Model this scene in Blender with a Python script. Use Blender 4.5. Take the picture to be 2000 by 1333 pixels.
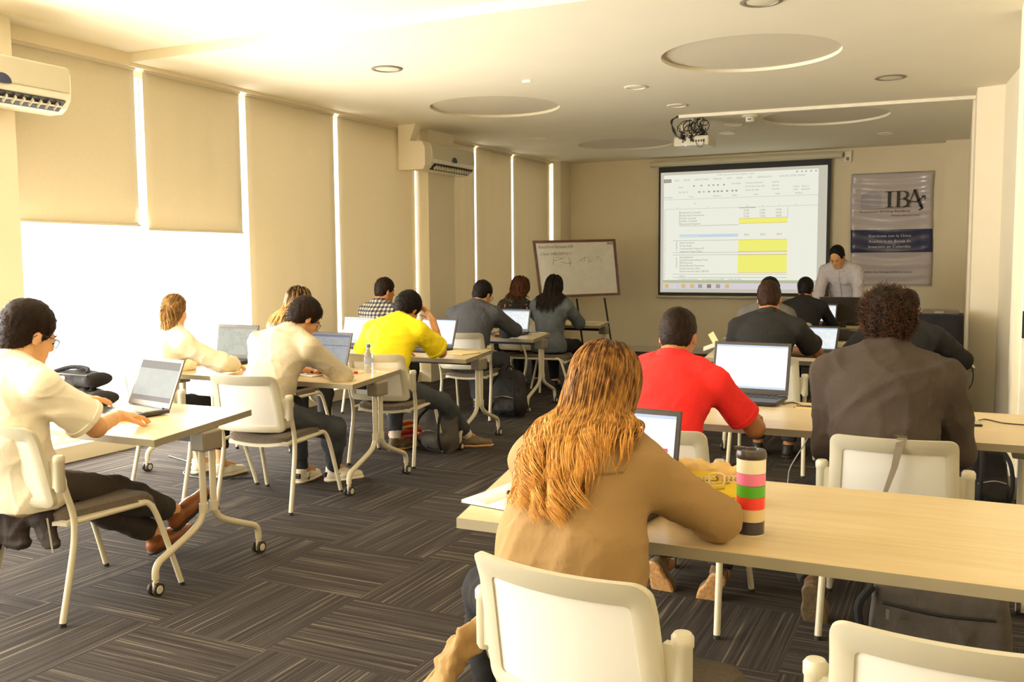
import bpy, math, random
import numpy as np
from mathutils import Vector, Matrix, Euler
random.seed(7); rng = np.random.default_rng(7)
S = bpy.context.scene
for o in list(bpy.data.objects): bpy.data.objects.remove(o, do_unlink=True)
COL = S.collection
pi = math.pi
R = math.radians
# ---------------------------------------------------------------- camera
HC = 1.47; FPX = 1824.0; YAW, PITCH, ROLL = R(25.58), R(4.91), R(-0.42)
def cam_axes():
    cy, sy = math.cos(YAW), math.sin(YAW); cp, sp = math.cos(PITCH), math.sin(PITCH)
    f = Vector((-sy*cp, cy*cp, -sp)); r = Vector((cy, sy, 0)); u = r.cross(f)
    cr, sr = math.cos(ROLL), math.sin(ROLL)
    return r*cr + u*sr, u*cr - r*sr, f
CR, CU, CF = cam_axes()
cd = bpy.data.cameras.new('camera'); cam = bpy.data.objects.new('camera', cd); COL.objects.link(cam)
cd.sensor_width = 36; cd.lens = 36*FPX/2000; cd.clip_start = 0.05
M = Matrix((CR, CU, -CF)).transposed().to_4x4(); M.translation = (0, 0, HC); cam.matrix_world = M
S.camera = cam
# ---------------------------------------------------------------- colour management, world, lights
S.view_settings.view_transform = 'Standard'; S.view_settings.look = 'None'
S.view_settings.gamma = 1; S.view_settings.use_curve_mapping = False
S.view_settings.exposure = -0.05
w = bpy.data.worlds.new('world'); S.world = w; w.use_nodes = True
bg = w.node_tree.nodes['Background']; bg.inputs[0].default_value = (1.0, 0.96, 0.86, 1); bg.inputs[1].default_value = 3.0
def area(name, loc, direction, sx, sy, power, color=(1, .972, .915)):
    l = bpy.data.lights.new(name, 'AREA'); l.shape = 'RECTANGLE'; l.size = sx; l.size_y = sy; l.energy = power; l.color = color
    o = bpy.data.objects.new(name, l); COL.objects.link(o); o.location = loc
    o.rotation_euler = Vector(direction).to_track_quat('-Z', 'Y').to_euler(); return o
WX = -5.93          # inner face of the window wall
# daylight arriving at the glazing, one lamp outside each stretch of windows
area('daylight_open_window', (WX-.45, 5.56, 0.95), (1, 0, 0), 2.5, 1.7, 300)
area('daylight_near_windows', (WX-.45, 0.6, 1.6), (1, 0, 0), 6.6, 2.6, 1020)
area('daylight_middle_windows', (WX-.45, 8.25, 1.6), (1, 0, 0), 2.9, 2.8, 200)
area('daylight_far_windows', (WX-.45, 12.0, 1.6), (1, 0, 0), 3.3, 2.8, 160)
# ---------------------------------------------------------------- materials
def lin(c):
    c = c/255.0
    return c/12.92 if c <= .04045 else ((c+.055)/1.055)**2.4
def rgb(r, g, b): return (lin(r), lin(g), lin(b), 1)
MATS = {}
class NT:
    def __init__(s, name):
        s.m = bpy.data.materials.new(name); s.m.use_nodes = True; s.t = s.m.node_tree; s.n = s.t.nodes
        s.p = s.n['Principled BSDF']; s.out = s.n['Material Output']; MATS[name] = s.m
    def add(s, typ, **kw):
        n = s.n.new(typ)
        for k, v in kw.items():
            if k.startswith('i_'):
                key = k[2:]; key = int(key) if key.isdigit() else key.replace('_', ' ')
                n.inputs[key].default_value = v
            else: setattr(n, k, v)
        return n
    def link(s, a, b): s.t.links.new(a, b)
def mat(name, col, rough=.6, noise=None, bump=None, metal=0, spec=.5, trans=None, emit=None, sheen=0):
    """col rgb tuple; noise=(scale, amount) colour mottling; bump=(scale, strength)"""
    t = NT(name); p = t.p
    p.inputs['Base Color'].default_value = col; p.inputs['Roughness'].default_value = rough
    p.inputs['Metallic'].default_value = metal; p.inputs['Specular IOR Level'].default_value = spec
    if sheen: p.inputs['Sheen Weight'].default_value = sheen
    tc = t.add('ShaderNodeTexCoord')
    sc, am = noise if noise else (9.0, .05)
    nz = t.add('ShaderNodeTexNoise', i_Scale=sc, i_Detail=3.0); t.link(tc.outputs['Object'], nz.inputs['Vector'])
    mr = t.add('ShaderNodeMapRange', i_From_Min=.3, i_From_Max=.7, i_To_Min=1-am, i_To_Max=1+am)
    t.link(nz.outputs['Fac'], mr.inputs['Value'])
    mx = t.add('ShaderNodeVectorMath', operation='SCALE'); mx.inputs[0].default_value = col[:3]
    t.link(mr.outputs['Result'], mx.inputs['Scale']); t.link(mx.outputs['Vector'], p.inputs['Base Color'])
    if bump:
        b = t.add('ShaderNodeTexNoise', i_Scale=bump[0], i_Detail=4.0); t.link(tc.outputs['Object'], b.inputs['Vector'])
        bp = t.add('ShaderNodeBump', i_Strength=bump[1], i_Distance=.004); t.link(b.outputs['Fac'], bp.inputs['Height'])
        t.link(bp.outputs['Normal'], p.inputs['Normal'])
    if trans:      # thin cloth letting light through
        tl = t.add('ShaderNodeBsdfTranslucent'); tl.inputs['Color'].default_value = col
        ms = t.add('ShaderNodeMixShader', i_0=trans); t.link(p.outputs[0], ms.inputs[1]); t.link(tl.outputs[0], ms.inputs[2])
        t.link(ms.outputs[0], t.out.inputs['Surface'])
    if emit:
        p.inputs['Emission Color'].default_value = col; p.inputs['Emission Strength'].default_value = emit
    return t.m
mat('wall_paint', rgb(236, 222, 190), .85, (3, .015), (120, .08))
mat('pillar_paint', rgb(240, 228, 200), .85, (3, .015), (120, .08))
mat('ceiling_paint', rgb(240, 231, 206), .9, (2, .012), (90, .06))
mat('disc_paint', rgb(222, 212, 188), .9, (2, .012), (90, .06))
mat('white_trim', rgb(246, 238, 216), .5)
mat('blind_cloth', rgb(228, 217, 190), .9, (60, .03), (700, .1), trans=.16)
mat('aluminium', rgb(215, 212, 200), .35, metal=.6)
mat('baseboard_grey', rgb(120, 112, 98), .6)
mat('frame_plastic', rgb(210, 202, 176), .38, (5, .02), (300, .03))
mat('panel_mesh', rgb(252, 249, 240), .55, (5, .01), (900, .12), trans=.25)
mat('tube_paint', rgb(218, 208, 178), .35, (5, .02))
mat('seat_fabric', rgb(112, 100, 86), .95, (80, .12), (500, .5))
mat('bracket_grey', rgb(140, 130, 110), .5)
mat('edge_grey', rgb(158, 148, 122), .5)
mat('black_metal', rgb(28, 26, 24), .5)
mat('black_plastic', rgb(34, 31, 29), .4)
mat('dark_lid', rgb(62, 56, 50), .35)
mat('grey_lid', rgb(110, 98, 84), .35)
mat('key_caps', rgb(45, 42, 40), .5)
mat('silver_keys', rgb(190, 185, 170), .4)
mat('wheel_rubber', rgb(52, 44, 36), .5)
mat('rubber', rgb(40, 37, 33), .7)
mat('dark_wood', rgb(96, 54, 26), .45, (14, .2))
mat('whiteboard_surface', rgb(212, 206, 188), .35)
mat('steel', rgb(170, 165, 155), .3, metal=.8)
mat('paper', rgb(245, 240, 222), .8)
mat('ink_dark', rgb(60, 55, 50), .7)
mat('ink_grey', rgb(128, 118, 102), .7)
mat('ink_brown', rgb(150, 112, 70), .7)
mat('ink_red', rgb(205, 80, 80), .7)
mat('banner_navy', rgb(52, 58, 92), .18, (6, .2))
mat('banner_blue', rgb(110, 120, 170), .3)
mat('banner_text', rgb(215, 208, 205), .5)
mat('orange_card', rgb(222, 110, 50), .5)
mat('phone_glass', rgb(150, 145, 130), .1)
mat('tumbler_white', rgb(250, 240, 205), .3); mat('tumbler_pink', rgb(250, 130, 165), .3)
mat('tumbler_green', rgb(90, 175, 35), .3); mat('tumbler_red', rgb(245, 65, 45), .3)
mat('tumbler_sand', rgb(226, 200, 145), .3); mat('tumbler_navy', rgb(62, 58, 62), .2); mat('tumbler_lid', rgb(72, 60, 52), .3)
mat('kraft_paper', rgb(236, 194, 118), .7, (12, .08), (60, .6))
mat('kraft_print', rgb(245, 215, 60), .7); mat('kraft_ink', rgb(120, 92, 40), .7)
mat('kraft_white', rgb(240, 222, 170), .7)
mat('manila', rgb(236, 216, 160), .7)
mat('cap_blue', rgb(80, 120, 190), .4)
mat('helmet_red', rgb(200, 52, 28), .3); mat('helmet_gold', rgb(214, 176, 96), .3)
mat('helmet_foam', rgb(40, 34, 30), .8)
mat('bag_black', rgb(38, 34, 31), .8, (10, .2), (40, .8))
mat('bag_grey', rgb(78, 70, 60), .85, (14, .15), (50, .8))
mat('bag_dark', rgb(26, 24, 24), .85, (14, .15), (50, .8))
mat('skin_light', rgb(226, 172, 118), .55, (14, .06), (260, .15))
mat('skin_mid', rgb(206, 148, 96), .55, (14, .06), (260, .15))
mat('skin_tan', rgb(184, 122, 74), .55, (14, .06), (260, .15))
mat('lip', rgb(176, 100, 80), .5); mat('eye_white', rgb(225, 215, 200), .3); mat('eye_dark', rgb(30, 22, 18), .2)
mat('polo_cream', rgb(250, 240, 214), .9, (8, .02), (160, .35))
mat('sweater_cream', rgb(244, 230, 198), .95, (40, .05), (220, .8))
mat('sweater_grey', rgb(204, 190, 160), .95, (120, .06), (240, .6))
mat('top_grey', rgb(110, 105, 98), .9)
mat('tee_yellow', rgb(250, 224, 14), .85, (8, .03), (120, .4))
mat('sweater_blue', rgb(72, 72, 74), .95, (60, .08), (200, .5))
mat('denim_jacket', rgb(98, 104, 108), .9, (9, .22), (120, .5))
mat('denim_pale', rgb(130, 130, 126), .9, (9, .2), (120, .5))
mat('coat_khaki', rgb(160, 127, 78), .9, (7, .04), (90, .35))
mat('seam_khaki', rgb(140, 104, 56), .9)
mat('polo_red', rgb(246, 44, 38), .9, (8, .03), (240, .5))
mat('shirt_taupe', rgb(68, 57, 46), .9, (8, .06), (110, .5))
mat('shirt_black', rgb(38, 36, 34), .92, (8, .08), (110, .4))
mat('shirt_coal', rgb(28, 25, 23), .92, (8, .08), (110, .4))
mat('shirt_lilac', rgb(190, 182, 182), .85, (8, .03), (110, .4))
mat('trousers_dark', rgb(62, 54, 46), .95, (10, .08), (130, .5))
mat('jeans_blue', rgb(66, 68, 72), .92, (7, .25), (200, .5))
mat('jeans_dark', rgb(50, 48, 48), .92, (6, .3), (200, .5))
mat('trousers_black', rgb(24, 22, 22), .95)
mat('shoe_brown', rgb(140, 82, 40), .35, (8, .12)); mat('sole_dark', rgb(50, 38, 30), .7)
mat('shoe_white', rgb(240, 230, 205), .5); mat('shoe_black', rgb(36, 32, 30), .5)
mat('shoe_tan', rgb(200, 152, 96), .6, (60, .2), (90, .8)); mat('shoe_olive', rgb(110, 90, 62), .6, (40, .2), (90, .8))
mat('sock_dark', rgb(50, 52, 60), .9); mat('sock_white', rgb(235, 225, 205), .9)
mat('belt_brown', rgb(150, 92, 50), .6)
mat('jacket_brown', rgb(52, 40, 32), .8, (8, .15), (60, .7))
mat('strap_grey', rgb(150, 138, 115), .8)
def glassy(name, col, rough=.05):
    t = NT(name); t.p.inputs['Base Color'].default_value = col; t.p.inputs['Transmission Weight'].default_value = 1
    t.p.inputs['Roughness'].default_value = rough; t.p.inputs['IOR'].default_value = 1.33
    tc = t.add('ShaderNodeTexCoord'); nz = t.add('ShaderNodeTexNoise', i_Scale=30.0); t.link(tc.outputs['Object'], nz.inputs['Vector'])
    bp = t.add('ShaderNodeBump', i_Strength=.05); t.link(nz.outputs['Fac'], bp.inputs['Height']); t.link(bp.outputs['Normal'], t.p.inputs['Normal'])
    return t.m
glassy('clear_plastic', rgb(235, 240, 245))
def pane_glass():
    t = NT('window_glass'); tr = t.add('ShaderNodeBsdfTransparent'); gl = t.add('ShaderNodeBsdfGlossy', i_Roughness=.02)
    ms = t.add('ShaderNodeMixShader', i_0=.05)
    t.link(tr.outputs[0], ms.inputs[1]); t.link(gl.outputs[0], ms.inputs[2]); t.link(ms.outputs[0], t.out.inputs['Surface'])
pane_glass()
def wood_top():
    t = NT('table_laminate'); tc = t.add('ShaderNodeTexCoord'); mp = t.add('ShaderNodeMapping'); mp.inputs['Scale'].default_value = (1.2, 26, 1)
    t.link(tc.outputs['Object'], mp.inputs['Vector'])
    n = t.add('ShaderNodeTexNoise', i_Scale=2.2, i_Detail=6.0, i_Roughness=.6, i_Distortion=.25); t.link(mp.outputs[0], n.inputs['Vector'])
    cr = t.add('ShaderNodeValToRGB'); cr.color_ramp.elements[0].position = .3; cr.color_ramp.elements[0].color = rgb(222, 196, 144)
    cr.color_ramp.elements[1].position = .7; cr.color_ramp.elements[1].color = rgb(236, 214, 166)
    t.link(n.outputs['Fac'], cr.inputs[0]); t.link(cr.outputs[0], t.p.inputs['Base Color']); t.p.inputs['Roughness'].default_value = .32
wood_top()
def carpet():
    t = NT('carpet_tiles'); tc = t.add('ShaderNodeTexCoord')
    mp = t.add('ShaderNodeMapping'); mp.inputs['Location'].default_value = (2.94/.6+20, -2.70/.6+20, 0); mp.inputs['Scale'].default_value = (1/.6, 1/.6, 1)
    t.link(tc.outputs['Object'], mp.inputs['Vector'])
    sp = t.add('ShaderNodeSeparateXYZ'); t.link(mp.outputs[0], sp.inputs[0])
    def math_(op, a, b=None):
        n = t.add('ShaderNodeMath', operation=op)
        for i, v in enumerate((a, b)):
            if v is None: continue
            if isinstance(v, (int, float)): n.inputs[i].default_value = v
            else: t.link(v, n.inputs[i])
        return n.outputs[0]
    fx, fy = math_('FLOOR', sp.outputs[0]), math_('FLOOR', sp.outputs[1])
    par = math_('MODULO', math_('ADD', fx, fy), 2.0)
    par = math_('GREATER_THAN', par, .5)
    def stripes(axis, off):
        # thin light yarn lines across one direction, broken up by noise
        v = sp.outputs[axis]
        cmb = t.add('ShaderNodeCombineXYZ'); t.link(math_('MULTIPLY', v, 66.0), cmb.inputs[0]); t.link(math_('MULTIPLY', sp.outputs[1-axis], .8), cmb.inputs[1])
        cmb.inputs[2].default_value = off
        n = t.add('ShaderNodeTexNoise', i_Scale=1.0, i_Detail=1.0); t.link(cmb.outputs[0], n.inputs['Vector'])
        return n.outputs['Fac']
    s0, s1 = stripes(0, 1.5), stripes(1, 7.5)
    mx = t.add('ShaderNodeMix'); t.link(par, mx.inputs[0]); t.link(s0, mx.inputs[2]); t.link(s1, mx.inputs[3])
    cr = t.add('ShaderNodeValToRGB'); e = cr.color_ramp.elements; e[0].position = .34; e[0].color = rgb(57, 51, 47); e[1].position = .5; e[1].color = rgb(70, 64, 60)
    a = e.new(.64); a.color = rgb(80, 74, 68); b = e.new(.70); b.color = rgb(118, 109, 94)
    t.link(mx.outputs[0], cr.inputs[0])
    fuzz = t.add('ShaderNodeTexNoise', i_Scale=260.0, i_Detail=2.0); t.link(tc.outputs['Object'], fuzz.inputs['Vector'])
    hue = t.add('ShaderNodeTexNoise', i_Scale=1.6, i_Detail=1.0); t.link(tc.outputs['Object'], hue.inputs['Vector'])
    fr = t.add('ShaderNodeMapRange', i_From_Min=.3, i_From_Max=.7, i_To_Min=.72, i_To_Max=1.25); t.link(fuzz.outputs['Fac'], fr.inputs['Value'])
    vs = t.add('ShaderNodeVectorMath', operation='SCALE'); t.link(cr.outputs[0], vs.inputs[0]); t.link(fr.outputs[0], vs.inputs['Scale'])
    t.link(vs.outputs[0], t.p.inputs['Base Color']); t.p.inputs['Roughness'].default_value = 1; t.p.inputs['Specular IOR Level'].default_value = .1
    bp = t.add('ShaderNodeBump', i_Strength=.6, i_Distance=.004); t.link(fuzz.outputs['Fac'], bp.inputs['Height']); t.link(bp.outputs[0], t.p.inputs['Normal'])
carpet()
def hair_mat(name, dark, light, streak=18, rough=.55):
    t = NT(name); tc = t.add('ShaderNodeTexCoord'); mp = t.add('ShaderNodeMapping'); mp.inputs['Scale'].default_value = (streak*3, streak*3, streak*.25)
    t.link(tc.outputs['Object'], mp.inputs['Vector']); n = t.add('ShaderNodeTexNoise', i_Scale=1.0, i_Detail=3.0); t.link(mp.outputs[0], n.inputs['Vector'])
    at = t.add('ShaderNodeAttribute', attribute_name='shade')
    ad = t.add('ShaderNodeMath', operation='MULTIPLY_ADD', i_1=.6); t.link(n.outputs['Fac'], ad.inputs[0])
    m2 = t.add('ShaderNodeMath', operation='MULTIPLY', i_1=.5); t.link(at.outputs['Fac'], m2.inputs[0]); t.link(m2.outputs[0], ad.inputs[2])
    cr = t.add('ShaderNodeValToRGB'); cr.color_ramp.elements[0].position = .3; cr.color_ramp.elements[0].color = dark
    cr.color_ramp.elements[1].position = .75; cr.color_ramp.elements[1].color = light
    t.link(ad.outputs[0], cr.inputs[0]); t.link(cr.outputs[0], t.p.inputs['Base Color']); t.p.inputs['Roughness'].default_value = rough; t.p.inputs['Specular IOR Level'].default_value = .15
    n2 = t.add('ShaderNodeTexNoise', i_Scale=220.0, i_Detail=2.0); t.link(tc.outputs['Object'], n2.inputs['Vector'])
    bp = t.add('ShaderNodeBump', i_Strength=.5, i_Distance=.003); t.link(n2.outputs[0], bp.inputs['Height']); t.link(bp.outputs[0], t.p.inputs['Normal'])
hair_mat('hair_black', rgb(20, 15, 12), rgb(50, 38, 30)); hair_mat('hair_brown', rgb(30, 19, 12), rgb(78, 50, 30))
hair_mat('hair_chestnut', rgb(44, 28, 18), rgb(112, 68, 38)); hair_mat('hair_auburn', rgb(28, 19, 14), rgb(92, 62, 42))
hair_mat('hair_blonde', rgb(78, 46, 22), rgb(222, 160, 78), 22, .42); hair_mat('hair_honey', rgb(104, 74, 42), rgb(206, 158, 92), 22, .4)
hair_mat('hair_balayage', rgb(38, 26, 18), rgb(214, 168, 104), 22, .5); hair_mat('hair_roots', rgb(84, 56, 32), rgb(128, 90, 54), 22, .4)
def plaid():
    t = NT('plaid_cloth'); tc = t.add('ShaderNodeTexCoord'); sp = t.add('ShaderNodeSeparateXYZ'); t.link(tc.outputs['Object'], sp.inputs[0])
    outs = []
    for ax in (0, 2):
        m = t.add('ShaderNodeMath', operation='MULTIPLY', i_1=26.0); t.link(sp.outputs[ax], m.inputs[0])
        f = t.add('ShaderNodeMath', operation='FRACT'); t.link(m.outputs[0], f.inputs[0])
        g = t.add('ShaderNodeMath', operation='GREATER_THAN', i_1=.5); t.link(f.outputs[0], g.inputs[0]); outs.append(g.outputs[0])
    ad = t.add('ShaderNodeMath', operation='ADD'); t.link(outs[0], ad.inputs[0]); t.link(outs[1], ad.inputs[1])
    dv = t.add('ShaderNodeMath', operation='MULTIPLY', i_1=.5); t.link(ad.outputs[0], dv.inputs[0])
    cr = t.add('ShaderNodeValToRGB'); cr.color_ramp.interpolation = 'CONSTANT'; e = cr.color_ramp.elements; e[0].color = rgb(190, 176, 150); e[1].position = .8; e[1].color = rgb(40, 40, 50); a = e.new(.4); a.color = rgb(98, 94, 92)
    t.link(dv.outputs[0], cr.inputs[0]); t.link(cr.outputs[0], t.p.inputs['Base Color']); t.p.inputs['Roughness'].default_value = .9
plaid()
def floral():
    t = NT('floral_cloth'); tc = t.add('ShaderNodeTexCoord')
    v = t.add('ShaderNodeTexVoronoi', i_Scale=26.0); t.link(tc.outputs['Object'], v.inputs['Vector'])
    lt = t.add('ShaderNodeMath', operation='LESS_THAN', i_1=.34); t.link(v.outputs['Distance'], lt.inputs[0])
    cr = t.add('ShaderNodeValToRGB'); cr.color_ramp.interpolation = 'CONSTANT'; e = cr.color_ramp.elements; e[0].color = rgb(40, 34, 30); e[1].position = .5; e[1].color = rgb(110, 102, 92); a = e.new(.72); a.color = rgb(190, 130, 70)
    sx = t.add('ShaderNodeSeparateXYZ'); t.link(v.outputs['Color'], sx.inputs[0]); t.link(sx.outputs[0], cr.inputs[0])
    mx = t.add('ShaderNodeMix', data_type='RGBA'); mx.inputs[6].default_value = rgb(34, 30, 28); t.link(lt.outputs[0], mx.inputs[0]); t.link(cr.outputs[0], mx.inputs[7])
    t.link(mx.outputs[2], t.p.inputs['Base Color']); t.p.inputs['Roughness'].default_value = .9
floral()
def vinyl():
    t = NT('banner_vinyl'); t.p.inputs['Base Color'].default_value = rgb(196, 186, 184); t.p.inputs['Roughness'].default_value = .16
    tc = t.add('ShaderNodeTexCoord'); nz = t.add('ShaderNodeTexNoise', i_Scale=3.0); t.link(tc.outputs['Object'], nz.inputs['Vector'])
    bp = t.add('ShaderNodeBump', i_Strength=.3); t.link(nz.outputs[0], bp.inputs['Height']); t.link(bp.outputs[0], t.p.inputs['Normal'])
vinyl()
def flat_emit(name, col, st):
    t = NT(name); e = t.add('ShaderNodeEmission'); e.inputs[0].default_value = col; e.inputs[1].default_value = st
    t.link(e.outputs[0], t.out.inputs['Surface']); return t.m
flat_emit('proj_white', rgb(243, 243, 228), .98); flat_emit('proj_yellow', rgb(246, 244, 122), .98); flat_emit('proj_blue', rgb(205, 220, 232), .98)
flat_emit('proj_grey', rgb(206, 200, 182), .95); flat_emit('proj_text', rgb(176, 172, 156), .9); flat_emit('proj_lilac', rgb(222, 216, 222), .95)
flat_emit('proj_green', rgb(190, 196, 160), .95); flat_emit('proj_line', rgb(150, 148, 134), .9); flat_emit('proj_red', rgb(225, 120, 90), .9); flat_emit('proj_orange', rgb(226, 190, 130), .95)
flat_emit('proj_dark', rgb(150, 140, 118), .9)
flat_emit('led_blue', rgb(150, 170, 255), 3)
def sheet_screen(name, page, band, ink, st, bands=((.86, 1.0),), sidebar=None, density=46):
    """laptop display showing a spreadsheet: rows of dashes on a page with toolbar bands (generated coords)"""
    t = NT(name); tc = t.add('ShaderNodeTexCoord'); sp = t.add('ShaderNodeSeparateXYZ'); t.link(tc.outputs['Generated'], sp.inputs[0])
    def m(op, a, b=None, c=None):
        n = t.add('ShaderNodeMath', operation=op)
        for i, v in enumerate((a, b, c)):
            if v is None: continue
            if isinstance(v, (int, float)): n.inputs[i].default_value = v
            else: t.link(v, n.inputs[i])
        return n.outputs[0]
    X, Z = sp.outputs[0], sp.outputs[2]
    row = m('FLOOR', m('MULTIPLY', Z, float(density))); ln = m('LESS_THAN', m('FRACT', m('MULTIPLY', Z, float(density))), .45)
    cmb = t.add('ShaderNodeCombineXYZ'); t.link(m('MULTIPLY', X, 30.0), cmb.inputs[0]); t.link(m('MULTIPLY', row, 3.17), cmb.inputs[1])
    n = t.add('ShaderNodeTexNoise', i_Scale=1.0, i_Detail=1.0); t.link(cmb.outputs[0], n.inputs['Vector'])
    c2 = t.add('ShaderNodeCombineXYZ'); t.link(m('FLOOR', m('MULTIPLY', X, 7.0)), c2.inputs[0]); t.link(m('FLOOR', m('MULTIPLY', Z, 6.0)), c2.inputs[1])
    wn = t.add('ShaderNodeTexWhiteNoise'); t.link(c2.outputs[0], wn.inputs['Vector'])
    on = m('MULTIPLY', m('MULTIPLY', m('GREATER_THAN', n.outputs[0], .5), ln), m('GREATER_THAN', wn.outputs['Value'], .45))
    mx = t.add('ShaderNodeMix', data_type='RGBA'); mx.inputs[6].default_value = page; mx.inputs[7].default_value = ink
    t.link(m('MULTIPLY', on, .6), mx.inputs[0]); col = mx.outputs[2]
    for (z0, z1) in bands:
        f = m('MULTIPLY', m('GREATER_THAN', Z, z0), m('LESS_THAN', Z, z1))
        k = t.add('ShaderNodeMix', data_type='RGBA'); t.link(m('MULTIPLY', f, .9), k.inputs[0]); t.link(col, k.inputs[6]); k.inputs[7].default_value = band; col = k.outputs[2]
    e = t.add('ShaderNodeEmission'); e.inputs[1].default_value = st; t.link(col, e.inputs[0])
    g = t.add('ShaderNodeBsdfGlossy', i_Roughness=.25); ms = t.add('ShaderNodeMixShader', i_0=.008); t.link(e.outputs[0], ms.inputs[1]); t.link(g.outputs[0], ms.inputs[2])
    t.link(ms.outputs[0], t.out.inputs['Surface'])
sheet_screen('screen_page', rgb(226, 226, 212), rgb(170, 158, 148), rgb(200, 196, 180), 1.0, ((.80, 1.0), (.0, .12)))
sheet_screen('screen_sheet', rgb(208, 208, 192), rgb(198, 180, 160), rgb(150, 150, 140), 1.0, ((.93, 1.0),), density=30)
sheet_screen('screen_dual', rgb(176, 176, 176), rgb(120, 120, 150), rgb(130, 130, 140), .95, ((.92, 1.0), (.6, .63)), density=34)
sheet_screen('screen_white', rgb(253, 254, 255), rgb(190, 205, 225), rgb(220, 222, 224), 1.25, ((.955, 1.0), (.0, .05)), density=20)
sheet_screen('screen_blue', rgb(236, 240, 240), rgb(180, 196, 216), rgb(180, 184, 184), 1.1, ((.93, 1.0), (.0, .04)), density=30)
# ---------------------------------------------------------------- mesh helpers
class MB:
    def __init__(s): s.v = []; s.f = []; s.m = []
    def add(s, vs, fs, mi=0):
        b = len(s.v); s.v += [tuple(v) for v in vs]; s.f += [tuple(b+i for i in f) for f in fs]; s.m += [mi]*len(fs)
    def box(s, c, d, rot=None, mi=0):
        vs = [Vector((x*d[0]/2, y*d[1]/2, z*d[2]/2)) for x in (-1, 1) for y in (-1, 1) for z in (-1, 1)]
        if rot is not None: vs = [rot @ v for v in vs]
        vs = [v+Vector(c) for v in vs]
        s.add(vs, [(0, 1, 3, 2), (4, 6, 7, 5), (0, 4, 5, 1), (2, 3, 7, 6), (0, 2, 6, 4), (1, 5, 7, 3)], mi)
    def b2(s, x0, x1, y0, y1, z0, z1, mi=0): s.box(((x0+x1)/2, (y0+y1)/2, (z0+z1)/2), (abs(x1-x0), abs(y1-y0), abs(z1-z0)), None, mi)
    def prism(s, poly, z0, z1, mi=0):
        n = len(poly); vs = [(p[0], p[1], z0) for p in poly]+[(p[0], p[1], z1) for p in poly]
        s.add(vs, [tuple(range(n))[::-1], tuple(range(n, 2*n))]+[(i, (i+1) % n, n+(i+1) % n, n+i) for i in range(n)], mi)
    def tube(s, pts, r, n=10, cap=True, mi=0):
        pts = [Vector(p) for p in pts]; rs = r if isinstance(r, (list, tuple)) else [r]*len(pts)
        T = [(pts[min(i+1, len(pts)-1)]-pts[max(i-1, 0)]).normalized() for i in range(len(pts))]
        up = Vector((0, 0, 1)) if abs(T[0].z) < .9 else Vector((1, 0, 0))
        a = T[0].cross(up).normalized(); vs = []
        for i, p in enumerate(pts):
            a = (a-T[i]*a.dot(T[i])).normalized(); b = T[i].cross(a)
            vs += [p+(a*math.cos(2*pi*k/n)+b*math.sin(2*pi*k/n))*rs[i] for k in range(n)]
        fs = [(i*n+k, i*n+(k+1) % n, (i+1)*n+(k+1) % n, (i+1)*n+k) for i in range(len(pts)-1) for k in range(n)]
        if cap: fs += [tuple(range(n))[::-1], tuple((len(pts)-1)*n+k for k in range(n))]
        s.add(vs, fs, mi)
    def lathe(s, prof, c, axis='z', n=24, mi=0):
        vs = []
        for r, h in prof:
            for k in range(n):
                a = 2*pi*k/n; x, y = r*math.cos(a), r*math.sin(a)
                v = (x, y, h) if axis == 'z' else ((h, x, y) if axis == 'x' else (x, h, y))
                vs.append((v[0]+c[0], v[1]+c[1], v[2]+c[2]))
        m_ = len(prof); fs = [(i*n+k, i*n+(k+1) % n, (i+1)*n+(k+1) % n, (i+1)*n+k) for i in range(m_-1) for k in range(n)]
        fs += [tuple(range(n))[::-1], tuple((m_-1)*n+k for k in range(n))]
        s.add(vs, fs, mi)
    def xf(s, fn): s.v = [tuple(fn(Vector(v))) for v in s.v]; return s
    def build(s, name, mats, parent=None, smooth=False, bevel=0, seg=2):
        me = bpy.data.meshes.new(name); me.from_pydata(s.v, [], s.f)
        for m in (mats if isinstance(mats, (list, tuple)) else [mats]): me.materials.append(MATS[m])
        if len(me.materials) > 1: me.polygons.foreach_set('material_index', s.m)
        o = bpy.data.objects.new(name, me); COL.objects.link(o)
        if parent is not None: o.parent = parent
        me.update()
        fixn(me)
        if smooth:
            me.polygons.foreach_set('use_smooth', [True]*len(me.polygons))
            try: me.set_sharp_from_angle(angle=R(40))
            except Exception: pass
        if bevel:
            b = o.modifiers.new('bevel', 'BEVEL'); b.width = bevel; b.segments = seg; b.limit_method = 'ANGLE'; b.angle_limit = R(35)
        return o
import bmesh
def fixn(me):
    bm = bmesh.new(); bm.from_mesh(me); bmesh.ops.recalc_face_normals(bm, faces=bm.faces); bm.to_mesh(me); bm.free()
def tag(o, label=None, cat=None, group=None, kind=None):
    if label: o['label'] = label
    if cat: o['category'] = cat
    if group: o['group'] = group
    if kind: o['kind'] = kind
    return o
def thing(name, label, cat, loc=(0, 0, 0), rz=0, group=None):
    o = bpy.data.objects.new(name, None); COL.objects.link(o); o.location = loc; o.rotation_euler = (0, 0, rz); o.empty_display_size = .1
    return tag(o, label, cat, group)
def copy_tree(o, parent=None):
    c = o.copy(); COL.objects.link(c); c.parent = parent
    for ch in list(o.children): copy_tree(ch, c)
    return c
def struct(mb, name, m, label=None, **k):
    o = mb.build(name, m, **k); o['kind'] = 'structure'
    if label: o['label'] = label
    return o
def arc(pts, per=5):
    """Catmull-Rom through points"""
    P = [Vector(p) for p in pts]; P = [P[0]*2-P[1]]+P+[P[-1]*2-P[-2]]; out = []
    for i in range(1, len(P)-2):
        for k in range(per):
            t = k/per; a, b, c, d = P[i-1:i+3]
            out.append(.5*((2*b)+(c-a)*t+(2*a-5*b+4*c-d)*t*t+(3*b-a-3*c+d)*t**3))
    out.append(P[-2]); return out
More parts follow.
